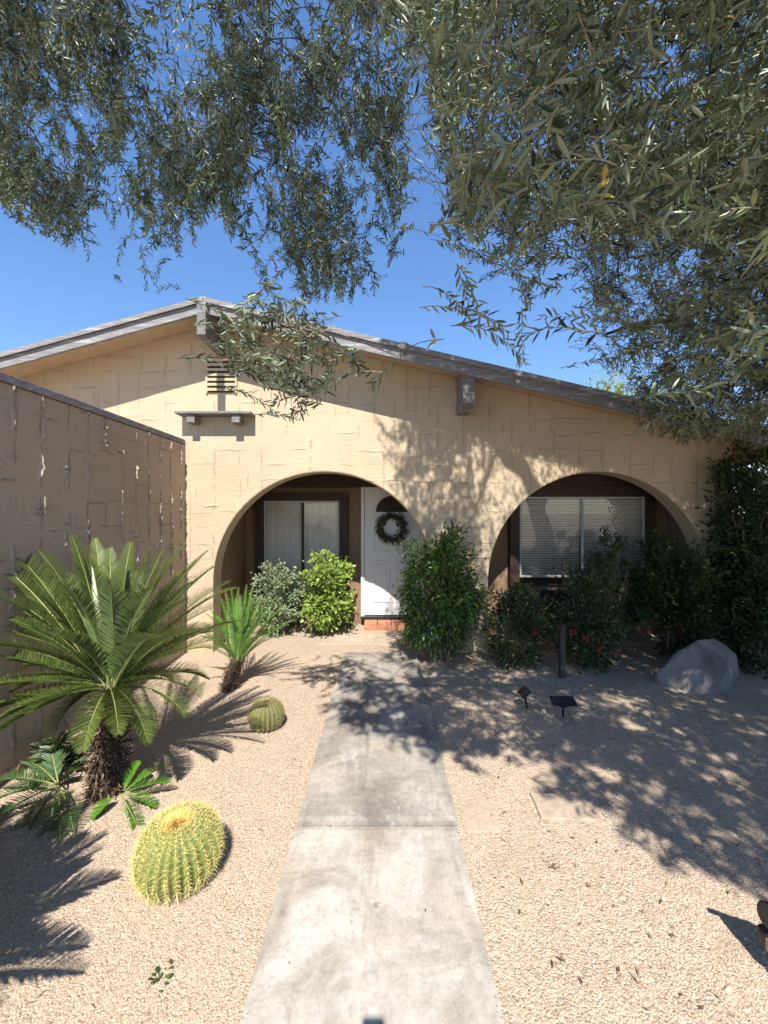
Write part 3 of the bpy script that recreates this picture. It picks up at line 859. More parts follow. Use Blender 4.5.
while cnt < 1900:
    px = rng.uniform(592, 850); b = br(px); py = b-rng.random()**1.1*(b-150)
    d = rng.uniform(3.7, 4.7)
    if noise.noise((px/28, py/32, 5.5)) < -.22 and rng.random() < .75: continue
    add_spray(far_s, W(px, py, d), rng.uniform(.3, .6), .045, 1.0, .26, gap=.018); cnt += 1
# feature sprays near the camera
for (px, py, d, L, lf) in [(232, 372, 2.35, .42, .066), (255, 352, 2.4, .45, .064), (275, 405, 2.4, .5, .062), (300, 420, 2.42, .5, .06), (318, 398, 2.45, .55, .06), (285, 375, 2.35, .5, .066), (262, 380, 2.38, .4, .064),
                           (330, 380, 2.5, .5, .06), (245, 340, 2.4, .4, .062), (310, 350, 2.5, .5, .06), (372, 392, 2.2, .5, .07), (295, 340, 2.4, .4, .066), (268, 330, 2.45, .4, .06),
                           (526, 366, 1.9, .42, .066), (515, 340, 1.95, .4, .066), (480, 322, 2.0, .35, .06), (540, 318, 2.0, .35, .06), (465, 312, 2.1, .3, .06),
                           (708, 392, 1.45, .26, .07), (728, 375, 1.45, .28, .072), (745, 350, 1.4, .25, .072), (720, 345, 1.5, .2, .07),
                           (455, 205, 1.3, .25, .072), (480, 235, 1.25, .22, .07), (505, 200, 1.3, .25, .074), (540, 165, 1.2, .22, .072), (640, 205, 1.25, .2, .075), (690, 215, 1.3, .24, .075), (735, 180, 1.3, .25, .075), (765, 262, 1.05, .2, .075)]:
    for rpt in range(6 if 230 < px < 340 else 2):
        add_spray(leaf_s, W(px+rng.normal(0, 9)*(rpt > 0), py-abs(rng.normal(0, 12))*(rpt > 0), d+rng.normal(0, .05)*rpt), L*(1-.15*rpt), lf, .55, .23, az=rng.uniform(-.3, 3.4), thick=.003)
# overhead crown that throws the dappled shade over path, gravel and wall
def shade(poly, n, zr, leaf, store, streak=None, avoid=None):
    poly = np.array(poly); c = 0
    lo, hi = poly.min(0), poly.max(0)
    # sample evenly over the ground, not over the picture
    ylo, yhi = EYE*F/(hi[1]-512), EYE*F/(lo[1]-512)
    while c < n:
        y = rng.uniform(ylo, yhi); py = 512+EYE*F/y; x = rng.uniform((lo[0]-384)/F*yhi, (hi[0]-384)/F*yhi)
        px = 384+x/y*F
        if not inpoly(np.array([px]), np.array([py]), poly)[0]: continue
        if streak and noise.noise((x*1.6-y*1.1, (x*.6+y)*3.2, 2.2)) > streak and rng.random() < .85: continue
        z = rng.uniform(*zr); t = z/-LZ
        P = np.array((x-LX*t, y-LY*t, z))
        if P[1] > .25:
            qx = 384+P[0]/P[1]*F; qy = 512-(P[2]-EYE)/P[1]*F
            if qy > bc(min(max(qx, 400), 610)) - 10 and qx < 800: continue
            if qx < 400 and qy > 0: continue
            if qy > -120 and -60 < qx < 830:
                if rng.random() < .55: continue
                add_spray(store, P, rng.uniform(.2, .4), .056, .7, .22); c += 1; continue
        elif P[1] > -.1 and P[2] < 2.6 and abs(P[0]) < .5: continue
        add_spray(store, P, rng.uniform(.25, .5), leaf*1.25, .7, .29, gap=.024); c += 1
shade([(345, 650), (430, 652), (500, 680), (505, 775), (440, 758), (400, 746), (340, 728)], 330, (2.8, 4.2), .066, leaf_s, .22)
shade([(500, 660), (800, 660), (900, 700), (900, 900), (720, 890), (650, 838), (590, 806), (520, 790), (480, 760)], 1500, (2.5, 4.2), .066, leaf_s, .13)
shade([(640, 650), (765, 645), (765, 712), (640, 706)], 160, (2.8, 4.6), .066, leaf_s)
shade([(690, 640), (1000, 640), (1000, 760), (760, 760)], 800, (3.0, 5.0), .066, leaf_s)
def shade_wall(x0, x1, z0, z1, n, dr, keep=1.):
    c = 0
    while c < n:
        x = rng.uniform(x0, x1); z = rng.uniform(z0, z1); y = rng.uniform(*dr); t = YF-y
        P = np.array((x-LX*t, y, z-LZ*t))
        qx = 384+P[0]/P[1]*F; qy = 512-(P[2]-EYE)/P[1]*F
        c += 1
        if qy > bc(min(max(qx, 400), 610))-5 and qx < 610: continue
        if qx > 610 and qy > 440: continue
        add_spray(leaf_s, P, rng.uniform(.25, .45), .058, .8, .25)
shade_wall(.05, 1.1, .0, 3.2, 420, (2.2, 3.7))
shade_wall(1.1, 2.8, 1.2, 2.7, 110, (2.2, 3.6))
shade_wall(.3, 2.9, 2.5, 3.15, 420, (2.2, 3.6))
shade_wall(2.6, 4.6, -1.5, 2.7, 1500, (2.2, 4.0))
shade_wall(1.4, 2.7, -1.5, 1.3, 750, (1.6, 3.2))
for _ in range(350):  # extra crown sprays out of view, added to block skylight
    P = np.array((rng.uniform(.4, 6.5), rng.uniform(-3., 3.2), rng.uniform(4.4, 6.6)))
    if P[1] > .1 and 512-(P[2]-EYE)/P[1]*F > -160: continue
    add_spray(leaf_s, P, rng.uniform(.3, .5), .085, .7, .3, gap=.026)
for _ in range(1500):  # denser unseen crown over the right side, added to cut the skylight there
    P = np.array((rng.uniform(1.9, 7.), rng.uniform(-1.5, 4.6), rng.uniform(4.3, 6.8)))
    if P[1] > .1 and 512-(P[2]-EYE)/P[1]*F > -60 and P[0]/P[1]*F < 430: continue
    add_spray(leaf_s, P, rng.uniform(.3, .5), .085, .7, .3, gap=.026)
nlv = 0
for key, rows, mname in (('leaf', LEAF_FINE, 'olive'), ('far', LEAF_COARSE, 'olive_far')):
    P, D, Nn, L, Wd, T = [np.concatenate(a) for a in olive_parts[key]]
    sx, sy = shadow_px(P+D*(L*.5)[:, None])
    keep = np.ones(len(P), bool)
    for poly, pr in zip(LIT, LITP):
        hit = inpoly(np.nan_to_num(sx, nan=-9999), np.nan_to_num(sy, nan=-9999), poly)
        keep &= ~(hit & (rng.random(len(P)) < pr))
    # nothing hanging into the lens or through the wall and roof
    keep &= ~((np.abs(P[:, 0]) < .5) & (np.abs(P[:, 1]) < .55) & (np.abs(P[:, 2]-EYE) < .6))
    keep &= ~((P[:, 1] > YE-.05) & (P[:, 2] < roof_top_np(P[:, 0])+.02))
    T = np.where((T > .9) & (rng.random(len(T)) < .985), .6, T)
    keep &= ~((P[:, 1] > -.2) & (np.linalg.norm(P-np.array((0, 0, EYE)), axis=1) < 1.2))
    qd = np.maximum(P[:, 1], .05); qx = 384+P[:, 0]/qd*F; qy = 512-(P[:, 2]-EYE)/qd*F
    gapc = 423+11*np.sin(qy/31+1)+6*np.sin(qy/13); gapw = 10+14*np.clip((qy-60)/200, 0, 1)
    keep &= ~((P[:, 1] > .1) & (qy > 40) & (rng.random(len(P)) < .95*np.exp(-((qx-gapc)/gapw)**2)))
    for gx, gy, gw, gh in ((178, 60, 20, 30), (196, 118, 16, 22), (250, 22, 16, 20), (90, 110, 14, 16), (60, 165, 18, 18), (300, 150, 12, 22), (345, 90, 14, 26), (520, 30, 16, 14), (655, 78, 18, 16), (575, 62, 13, 15), (600, 150, 14, 18), (690, 265, 22, 20), (640, 300, 16, 20), (738, 355, 16, 18), (560, 235, 14, 16)):
        keep &= ~((P[:, 1] > .1) & (rng.random(len(P)) < .9*np.exp(-((qx-gx+5*np.sin(qy/7))/gw)**2-((qy-gy+5*np.sin(qx/9))/gh)**2)))
    ac = Acc(); leaves(ac, P[keep], D[keep], Nn[keep], L[keep], Wd[keep], T[keep], rows, .2, rng.uniform(-.05, .3, keep.sum()))
    o = ac.build('foliage', mname, olive)
    nlv += keep.sum()
print('olive leaves', nlv)
# a pair of yellowed leaves
for q in range(4):
  ac = Acc()
  P = np.array([W(597, 190, 1.3), W(596, 196, 1.3), W(603, 180, 1.32), W(722, 18, 1.6)])
  leaves(ac, P[q:q+1], [[(.6, -.2, .5), (.8, -.3, -.2), (.1, -.2, .8), (.8, 0, .1)][q]], [(0, -1, .3)], [.05, .055, .045, .06][q], .019, .97, LEAF_FINE)
  ac.build('yellow_leaf', 'olive', olive)
# small connecting branchlets
Q = np.concatenate(leaf_s[0]); sel = Q[rng.choice(len(Q), 420, replace=False)]
for p in sel:
    dd = np.linalg.norm(ALL-p, axis=1); i = dd.argmin()
    if .15 < dd[i] < 1.3:
        a = ALL[i]; m = (a+p)/2+np.array((0, 0, .12*dd[i]))+rng.normal(0, .05, 3)
        pth = smoothpath([a, m, p], 12); tube(twig, pth, np.linspace(.007, .002, 12), 4, rng.random()*.5)
twig.build('twigs', 'twig', olive)
bark.build('trunk', 'bark', olive, True)

# ------------------------------------------------------------------ sago palms
def frond(parent, base, az, el, length, droop, mat, pairs=92, wmax=.118, wleaf=.0066, vee=.55, tint=0., brown=False):
    n = 26; step = length/(n-1)
    e = el; pts = [np.array(base, float)]
    for i in range(n-1):
        e -= droop/(n-1)*(0.4+1.2*i/n)
        pts.append(pts[-1]+step*np.array((math.cos(az)*math.cos(e), math.sin(az)*math.cos(e), math.sin(e))))
    pts = np.array(pts)
    ac = Acc()
    s = np.linspace(.10, .995, pairs); idx = s*(n-1)
    q = np.stack([np.interp(idx, np.arange(n), pts[:, a]) for a in range(3)], -1)
    g = np.gradient(pts, axis=0); T = unit(np.stack([np.interp(idx, np.arange(n), g[:, a]) for a in range(3)], -1))
    side = unit(np.cross(T, np.array((0, 0, 1.))+np.array((math.cos(az), math.sin(az), 0))*.001))
    up = np.cross(side, T)
    prof = np.clip(np.minimum((s+.02)/.28, 1), 0, 1)*np.clip((1.05-s)/.35, .12, 1)**.75
    for sg in (1, -1):
        D = unit(side*sg*.85+T*(.45+.5*s[:, None])+up*vee+rng.normal(0, .05, (pairs, 3)))
        leaves(ac, q, D, up+side*sg*.5, wmax*prof*rng.uniform(.92, 1.08, pairs), wleaf*(.6+.5*prof), np.clip(.45+tint+rng.normal(0, .22, pairs), 0, 1), [(0, .7), (.3, 1.), (.72, .8), (1, .1)], -.15, .10)
    o = ac.build('frond', mat, parent)
    ra = Acc(); tube(ra, pts, np.linspace(.0075, .0018, n)*(length/.9)**.5, 5, rng.random())
    ra.build('rachis', 'rachis', o)
    return o
def sago_trunk(parent, p0, p1, r, nscale, seed):
    rg = np.random.default_rng(seed)
    p0 = np.array(p0, float); p1 = np.array(p1, float)
    core = Acc(); tube(core, [p0+(0, 0, -.05), p0*.6+p1*.4, p1, p1+(0, 0, .06)], [r*.8, r*.82, r*.75, r*.25], 14, .05)
    n = nscale; f = rg.uniform(-.02, 1.03, n); th = rg.uniform(0, 2*np.pi, n)
    P = p0+(p1-p0)*f[:, None]+np.stack([np.cos(th), np.sin(th), np.zeros(n)], -1)*(r*.72)
    O = np.stack([np.cos(th), np.sin(th), np.zeros(n)], -1)
    D = unit(O*rg.uniform(.3, 1., (n, 1))+np.array((0, 0, 1.))*rg.uniform(.1, .9, (n, 1))*rg.choice([1, 1, 1, -.6], (n, 1))+rg.normal(0, .2, (n, 3)))
    leaves(core, P, D, O+np.array((0, 0, .5)), rg.uniform(.05, .10, n)*r/.13, rg.uniform(.008, .017, n)*r/.13, rg.random(n)**1.3, LEAF_COARSE, .35, .1)
    core.build('trunk', 'sagotrunk', parent)

b0 = G(106, 792); b1 = W(112, 690, b0[1]+.02)
sago = thing('sago_palm', tuple(b0), 'big sago palm with dark green fronds beside the wing wall', 'palm')
sago_trunk(sago, b0, b1, .115, 2000, 4)
cr = b1+np.array((0, 0, .03))
# (end pixel x, end pixel y, depth change) give each frond its heading
def frond_to(parent, crown, target, sag, mat, **kw):
    v = np.array(target)-crown; hor = math.hypot(v[0], v[1]); L = np.linalg.norm(v)
    az = math.atan2(v[1], v[0]); el = math.atan2(v[2], hor)
    return frond(parent, crown+np.array((math.cos(az), math.sin(az), 0))*.03, az, el+sag*.5, L*(1+.12*sag**2), sag, mat, **kw)
dC = cr[1]
FR = [(72, 540, .25, .35), (110, 552, .5, .3), (148, 548, .15, .2), (160, 552, -.15, .15), (186, 548, .35, .45), (207, 556, .1, .4), (214, 572, .45, .5), (228, 590, .3, .6),
      (-20, 560, .2, .5), (-10, 600, -.1, .5), (-25, 640, .25, .6), (-40, 585, .5, .5), (15, 562, .45, .45), (40, 556, .1, .4), (-30, 700, -.1, .5), (8, 722, -.2, .4), (-40, 670, .15, .5),
      (240, 628, .35, .6), (236, 648, .1, .7), (222, 662, -.05, .9), (205, 640, .5, .7), (117, 735, -.35, .9), (172, 722, -.1, 1.2), (165, 700, .35, 1.3),
      (110, 585, -.35, .5), (60, 590, -.4, .6), (150, 600, -.45, .6), (185, 610, -.3, .6), (20, 640, -.35, .6), (95, 545, .75, .4), (140, 575, .8, .3), (60, 575, .7, .4), (125, 570, -.1, .1), (95, 570, -.15, .2), (40, 605, .55, .6), (190, 590, -.1, .5)]
FR += [(66, 738, .0, .9), (140, 742, -.22, 1.1), (40, 715, -.3, .8), (188, 705, -.1, 1.1), (196, 688, .25, 1.0), (90, 745, -.3, 1.0), (20, 700, .1, .7), (232, 600, .5, .8), (212, 650, -.35, .9), (-20, 655, -.25, .7), (130, 545, .4, .2), (170, 560, .3, .3), (85, 556, .05, .25), (28, 590, -.15, .5), (0, 545, .3, .4), (-30, 615, .35, .6), (198, 565, .6, .4), (226, 610, .15, .6), (216, 636, .2, .7), (10, 680, .3, .6), (-30, 735, .05, .5), (2, 742, -.05, .5), (175, 580, .1, .3), (50, 640, -.4, .7), (160, 650, -.45, .8), (12, 625, .1, .5)]
for (px, py, dd, sag) in FR:
    frond_to(sago, cr+rng.normal(0, .015, 3), W(px, py, dC+dd), sag, 'sago', tint=rng.normal(0, .14)+(.2 if py < 560 else 0), vee=rng.uniform(.4, .75))
# low pups round the trunk foot
pup = thing('sago_pup', tuple(b0+np.array((-.28, -.1, 0))), 'low sago pup with arching fronds left of the big palm trunk', 'plant')
pc = b0+np.array((-.24, -.08, .10))
for (px, py, dd, sag) in [(0, 785, .05, .5), (5, 800, -.15, .6), (20, 850, -.25, .5), (45, 855, -.3, .4), (60, 840, -.3, .5), (28, 770, .25, .6), (72, 830, -.25, .6), (-10, 830, -.2, .5), (48, 745, .35, .5)]:
    frond_to(pup, pc, W(px, py, pc[1]+dd), sag, 'sago_dark', pairs=38, wmax=.085)
pup2 = thing('sago_pup', tuple(b0+np.array((.13, -.06, 0))), 'small bright sago pup sprouting right of the big palm trunk', 'plant')
pc = b0+np.array((.15, -.1, .06))
for (px, py, dd, sag) in [(100, 815, -.1, .5), (138, 838, -.2, .6), (165, 785, .05, .5), (158, 770, .15, .4), (150, 808, -.05, .6), (135, 765, .1, .3)]:
    frond_to(pup2, pc, W(px, py, pc[1]+dd), sag, 'sago_bright', pairs=26, wmax=.06, wleaf=.009)
# broad leaves between trunk and wall
agv = thing('broadleaf_plant', tuple(G(62, 775)), 'low broad-leaved glossy plant between sago palm and wing wall', 'plant')
ac = Acc(); g0 = G(62, 775)
for k in range(42):
    th = rng.uniform(0, 6.28); el = rng.uniform(.15, 1.2); L = rng.uniform(.10, .2)
    b = g0+np.array((rng.normal(0, .09), rng.normal(0.05, .07), rng.uniform(0, .16)))
    leaves(ac, [b], [(math.cos(th)*math.cos(el), math.sin(th)*math.cos(el), math.sin(el))], [(0, -.4, 1)], L, L*.38, rng.random(), LEAF_OVAL, .25, .2)
ac.build('foliage', 'hedge', agv)
ac = Acc(); n = 5
for k in range(9):
    p = g0+np.array((rng.normal(0, .09), rng.normal(0.05, .06), -.02)); tube(ac, smoothpath([p, p+rng.normal(0, .03, 3)+(0, 0, .09), p+rng.normal(0, .05, 3)+(0, 0, .18)], 6), .004, 4, .4)
ac.build('stem', 'stem', agv)

# small sago by the arch
s0 = G(227, 690); s1 = W(237, 661, s0[1]+.1)
sg2 = thing('sago_palm', tuple(s0), 'small bright green sago palm on a short leaning trunk below the left arch', 'palm')
sago_trunk(sg2, s0, s1, .085, 420, 9)
for (px, py, dd, sag) in [(232, 590, .1, .2), (246, 586, .15, .2), (258, 590, .0, .25), (268, 600, .1, .35), (278, 612, .15, .45), (222, 600, .15, .3), (212, 612, .1, .4), (206, 626, .0, .5), (240, 596, -.15, .2), (252, 600, -.2, .3),
                          (228, 608, -.2, .35), (266, 618, -.2, .5), (274, 630, -.05, .6), (204, 640, .1, .7), (216, 645, -.2, .8), (262, 640, -.25, .8), (283, 628, .2, .5), (236, 600, .3, .2), (262, 596, .3, .3), (248, 615, -.3, .4), (226, 594, .2, .3), (238, 588, -.05, .2), (252, 587, .25, .2), (264, 608, -.1, .4), (218, 618, .25, .4), (272, 604, .3, .4), (244, 606, -.25, .3), (258, 628, -.3, .6), (232, 618, -.3, .5), (280, 620, 0, .5), (194, 634, .05, .8), (294, 626, .1, .8), (198, 652, -.15, .9), (288, 642, -.1, .9), (206, 616, -.15, .6), (286, 610, .2, .6)]:
    frond_to(sg2, s1+rng.normal(0, .01, 3), W(px, py, s1[1]+dd), sag, 'sago_bright', pairs=46, wmax=.062, wleaf=.007, tint=.1)

# sago palm standing left of the picture, its shadow lies on the gravel
t0 = np.array((-1.98, .92, 0)); t1 = t0+np.array((0, 0, .72))
sg3 = thing('sago_palm', tuple(t0), 'sago palm left of the frame casting the frond shadows on the gravel', 'palm')
sago_trunk(sg3, t0, t1, .14, 500, 14)
for k in range(60):
    az = k*2.39996; el = math.radians(80-k*1.6)
    L = rng.uniform(.8, .98)
    if math.cos(az) > .3: L *= .86
    frond(sg3, t1, az, el, L, rng.uniform(.4, .8), 'sago', pairs=60, wleaf=.012, wmax=.13)

# ------------------------------------------------------------------ cacti
def barrel(name, base, R, Hh, ribs, skin, spine, wool, label, nare=17, slen=.031, group=None, tilt=0.):
    ct, st_ = math.cos(tilt), math.sin(tilt)
    def lean(A):
        A = np.array(A, float); q = A-np.array(base)-np.array((0, 0, Hh*.45))
        return np.stack([q[..., 0], q[..., 1]*ct-q[..., 2]*st_, q[..., 1]*st_+q[..., 2]*ct], -1)+np.array(base)+np.array((0, 0, Hh*.45))
    t = thing(name, tuple(base), label, 'cactus', group)
    ac = Acc(); nu, nv = ribs*8, 34
    u = np.arange(nu)/nu*2*np.pi; v = np.linspace(0, 1, nv)
    phi = -.95+v*(np.pi/2+.95)
    Ug, Pg = np.meshgrid(u, phi, indexing='ij')
    ridge = np.abs(np.cos(Ug*ribs/2))**.8
    amp = .12*np.clip(np.cos(Pg), 0, 1)**.5
    rad = R*np.clip(np.cos(Pg), 1e-4, 1)**.8*(1-amp*(1-ridge))
    wob = 1+.02*np.sin(Ug*3+1)
    z0 = Hh*.5
    dip = -.012*Hh*np.exp(-((np.pi/2-Pg)/.28)**2)
    Z = z0+np.sin(Pg)*Hh*.5*np.where(Pg < 0, 1.05, 1)+dip
    V = np.stack([base[0]+rad*np.cos(Ug)*wob, base[1]+rad*np.sin(Ug)*wob, base[2]+Z], -1)
    i = np.arange(nu)[:, None]; j = np.arange(nv-1)[None]
    Fc = np.stack([i*nv+j, ((i+1) % nu)*nv+j, ((i+1) % nu)*nv+j+1, i*nv+j+1], -1).reshape(-1, 4)
    rt = np.repeat(((ridge[:, :-1]+ridge[:, 1:])/2).reshape(-1), 1)
    ac.add(lean(V.reshape(-1, 3)), Fc, rt)
    ac.build('body', skin, t, True)
    sp = Acc(); Ps, Ds, Ls = [], [], []
    for k in range(ribs):
        th = k/ribs*2*np.pi
        for a in range(nare):
            ph = -.6+(a+rng.uniform(-.15, .15))/nare*(np.pi/2+.45)
            r = R*max(math.cos(ph), .02)**.8
            p = np.array((base[0]+r*math.cos(th), base[1]+r*math.sin(th), base[2]+z0+math.sin(ph)*Hh*.5*(1.05 if ph < 0 else 1)))
            nrm = np.array((math.cos(th)*math.cos(ph), math.sin(th)*math.cos(ph), math.sin(ph)))
            tg = np.array((-math.sin(th), math.cos(th), 0)); up = np.cross(nrm, tg)*1.
            for m in range(9):
                ang = m/8*2*np.pi+rng.uniform(-.2, .2)
                d = nrm*.55+tg*math.cos(ang)*.9+up*math.sin(ang)*.6 if m < 8 else nrm-up*.3
                Ps.append(p); Ds.append(d); Ls.append(slen*rng.uniform(.7, 1.2)*(1.2 if m == 8 else 1))
    Ps = np.array(Ps); Ds = np.array(Ds); Ls = np.array(Ls)
    Ps = lean(Ps); Ds = np.stack([Ds[:, 0], Ds[:, 1]*ct-Ds[:, 2]*st_, Ds[:, 1]*st_+Ds[:, 2]*ct], -1)
    leaves(sp, Ps, Ds, randdir(len(Ps)), Ls, .0020*(slen/.03)**.5, rng.random(len(Ps)), [(0, 1), (.5, .8), (1, .1)], .3, .1)
    sp.build('spines', spine, t)
    wl = Acc(); n = 1100 if wool == 'wool' else 300
    th = rng.uniform(0, 6.28, n); rr = rng.random(n)**.8*R*.36
    P = np.stack([base[0]+rr*np.cos(th), base[1]+rr*np.sin(th), base[2]+Hh*(1.0-.10*(rr/(R*.42))**2)], -1)
    P = lean(P)
    leaves(wl, P, np.stack([np.cos(th)*.7, np.sin(th)*.7, np.full(n, .8)], -1)+.3*randdir(n), randdir(n), slen*.8, .006, rng.random(n), LEAF_COARSE)
    wl.build('crown_wool', wool, t)
    return t
cb = G(163, 905); barrel('barrel_cactus', cb+np.array((0, .15, -.02)), .194, .315, 27, 'cactus', 'spine', 'wool', 'large golden barrel cactus with yellow woolly crown beside the path', tilt=.12)
cs = G(263, 733); barrel('barrel_cactus', cs+np.array((0, .09, -.01)), .145, .235, 21, 'cactus_old', 'spine_old', 'spine_old', 'small brownish barrel cactus in the frond shade left of the path', 11, .022)

# ------------------------------------------------------------------ shrubs
def bush(name, base, rad, n, lf, wr, mat, label, cat='bush', clumps=40, group=None, stems=9, zc=.55, droop=0., rows=LEAF_OVAL, lift=0., sk=.35, core=.35, stemr=.008, rows_n=None):
    base = np.array(base, float); rad = np.array(rad, float)
    t = thing(name, tuple(base), label, cat, group)
    c = base+np.array((0, 0, lift+rad[2]))
    d = randdir(clumps); rr = rng.random(clumps)**.45
    C = c+d*rad*rr[:, None]*.92
    w = rng.uniform(.5, 1.3, clumps); w /= w.sum()
    idx = rng.choice(clumps, n, p=w)
    csz = rad.min()*sk*rng.uniform(.6, 1.3, clumps)
    P = C[idx]+rng.normal(0, 1, (n, 3))*csz[idx][:, None]*.6
    k = P[:, 2] > .02; P = P[k]; idx = idx[k]; n = len(P)
    O = unit((P-C[idx])*1.0+(P-c)*.5+1e-4)
    D = unit(O+np.array((0, 0, .3-droop))+rng.normal(0, .45, (n, 3)))
    Nn = unit(O*.5+np.array((0, -.25, .9))+rng.normal(0, .4, (n, 3)))
    ct = rng.random(clumps)
    ac = Acc(); L = lf*rng.uniform(.6, 1.2, n)
    leaves(ac, P, D, Nn, L, L*wr*rng.uniform(.85, 1.15, n), np.clip(.55*rng.random(n)+.45*ct[idx], 0, 1), rows, .2, rng.uniform(0, .3, n))
    ac.build('foliage', mat, t)
    st = Acc()
    for q in range(stems):
        e = C[rng.integers(clumps)]; b = base+np.array((rng.normal(0, rad[0]*.12), rng.normal(0, rad[1]*.12), -.03))
        m = (b*.55+e*.45)+np.array((0, 0, .1*rad[2]))+rng.normal(0, .03, 3); m[:2] = b[:2]*.7+e[:2]*.3
        tube(st, smoothpath([b, m, e], 10), np.linspace(stemr, stemr*.35, 10), 5, rng.random())
    for q in range(clumps):
        a = base*.4+c*.6; e = C[q]; tube(st, smoothpath([a, (a+e)/2+rng.normal(0, .03, 3), e], 6), np.linspace(stemr*.6, stemr*.2, 6), 4, rng.random()*.6)
    st.build('stems', 'stem', t)
    return t
def gz(px, d): return np.array(((px-384)/F*d, d, 0.))
bush('lime_bush', gz(326, 6.0), (.40, .30, .63), 4200, .058, .66, 'lime', 'bright lime green leafy bush under the left window', clumps=70, sk=.30)
bush('sage_bush', gz(274, 5.95), (.34, .26, .56), 4200, .045, .6, 'sage', 'dusty grey-green bush behind the small sago palm', clumps=55, sk=.3)
lb = bush('laurel_shrub', gz(439, 4.93), (.50, .32, .84), 9500, .058, .42, 'laurel', 'tall dark green shrub growing against the pier between the arches', clumps=95, stems=12, lift=.06, droop=.6, sk=.36, stemr=.012)
bush('rose_shrub', gz(522, 4.78), (.44, .3, .5), 3600, .045, .62, 'rose', 'low dark shrub with reddish leaves left of the grey post', clumps=40)
rs2 = bush('rose_shrub', gz(585, 4.75), (.5, .32, .6), 4600, .045, .62, 'rose', 'rounded dark shrub below the right window, right of the grey post', clumps=50)
bush('rose_shrub', gz(612, 5.05), (.42, .25, .82), 2400, .045, .55, 'rose', 'taller sparse shrub standing in front of the right window', clumps=44, sk=.25, stems=14)
bush('hedge_shrub', gz(672, 4.95), (.48, .35, .80), 6500, .055, .55, 'hedge', 'dark shrub behind the boulder at the right arch jamb', clumps=50)
bush('hedge_shrub', gz(765, 4.6), (.6, .4, .66), 6000, .058, .55, 'hedge', 'leafy green shrub right of the boulder at the photo edge', clumps=55)
bush('tall_hedge', gz(748, 4.95), (.42, .4, 1.40), 9000, .065, .5, 'hedge', 'tall dark shrub at the right end of the house wall', clumps=110, stems=12)
bush('tall_hedge', np.array((5.6, 5.0, 0)), (.8, .7, 1.6), 8000, .075, .5, 'hedge', 'tall dark hedge plant outside the right edge beyond the house corner', clumps=90)
bush('tall_hedge', np.array((5.5, 6.3, 0)), (.9, .7, 1.5), 6000, .075, .5, 'hedge', 'dark hedge plant in the gap past the right corner of the house', clumps=90)
# red blooms on the rose shrubs
for (px, py, d) in [(573, 632, 4.42), (586, 640, 4.42), (560, 628, 4.45), (535, 632, 4.5), (598, 650, 4.44), (546, 645, 4.47)]:
    ac = Acc(); p = W(px, py, d); n = 16
    leaves(ac, np.repeat(p[None], n, 0)+rng.normal(0, .006, (n, 3)), randdir(n)+np.array((0, -.3, .4)), randdir(n), rng.uniform(.025, .04, n), .028, rng.random(n), LEAF_OVAL, .3, .2)
    o = ac.build('bloom', 'petal', rs2)
# background tree behind the roof
bt = bush('shade_tree', np.array((8.4, 15, 0)), (1.7, 1.4, 1.5), 3000, .17, .5, 'yellowtree', 'yellow-green tree top showing behind the roof at right', cat='tree', clumps=60, lift=3.5, stems=5, stemr=.06)

# small weed
wp = G(163, 978)
wd_ = thing('weed', tuple(wp), 'tiny green weed in the gravel below the large cactus', 'weed')
ac = Acc(); n = 20
leaves(ac, wp+rng.normal(0, .022, (n, 3))*np.array((1, 1.3, .1))+np.array((0, 0, .012)), randdir(n)+np.array((0, 0, .25)), np.array((0, 0, 1.))+.3*randdir(n), rng.uniform(.014, .026, n), .010, rng.random(n), LEAF_OVAL)
ac.build('foliage', 'laurel', wd_)

# ------------------------------------------------------------------ boulder
bm = bmesh.new()
bg0 = G(698, 697); s = bg0[1]/F
def bp(px, py, dy): return Vector(((px-384)*(bg0[1]+dy)/F, bg0[1]+dy, EYE+(512-py)*(bg0[1]+dy)/F))
pts = [bp(655, 674, .34), bp(661, 693, .26), bp(676, 652, .36), bp(698, 639, .26), bp(714, 637, .40), bp(736, 654, .55), bp(741, 682, .55), bp(738, 697, .42), bp(713, 703, -.02), bp(721, 667, .06), bp(684, 703, .10), bp(664, 697, .22),
       bp(668, 672, .7), bp(702, 650, .8), bp(735, 668, .8), bp(700, 690, .9), bp(655, 690, .6), bp(742, 692, .7)]
for p in pts: bm.verts.new(p)
bmesh.ops.convex_hull(bm, input=bm.verts[:])
for v in bm.verts[:]:
    if not v.link_faces: bm.verts.remove(v)
bmesh.ops.bevel(bm, geom=bm.edges[:], offset=.012, segments=1, affect='EDGES', profile=.5)
bmesh.ops.triangulate(bm, faces=bm.faces[:])
for _ in range(3):
    bmesh.ops.subdivide_edges(bm, edges=[e for e in bm.edges if e.calc_length() > .03], cuts=1, use_grid_fill=True)
    bmesh.ops.triangulate(bm, faces=bm.faces[:])
bm.normal_update()
for v in bm.verts:
    q = v.co*5; v.co += v.normal*(.014*noise.fractal(q, 1, 2, 5)+.018*noise.noise(v.co*3))
    if v.co.z < .06: v.co.z -= .05
bo = from_bm('boulder', bm, 'rock', None, True)
tag(bo, 'grey angular boulder on the gravel in front of the right shrubs', 'boulder')
for p in bo.data.polygons: p.use_smooth = False

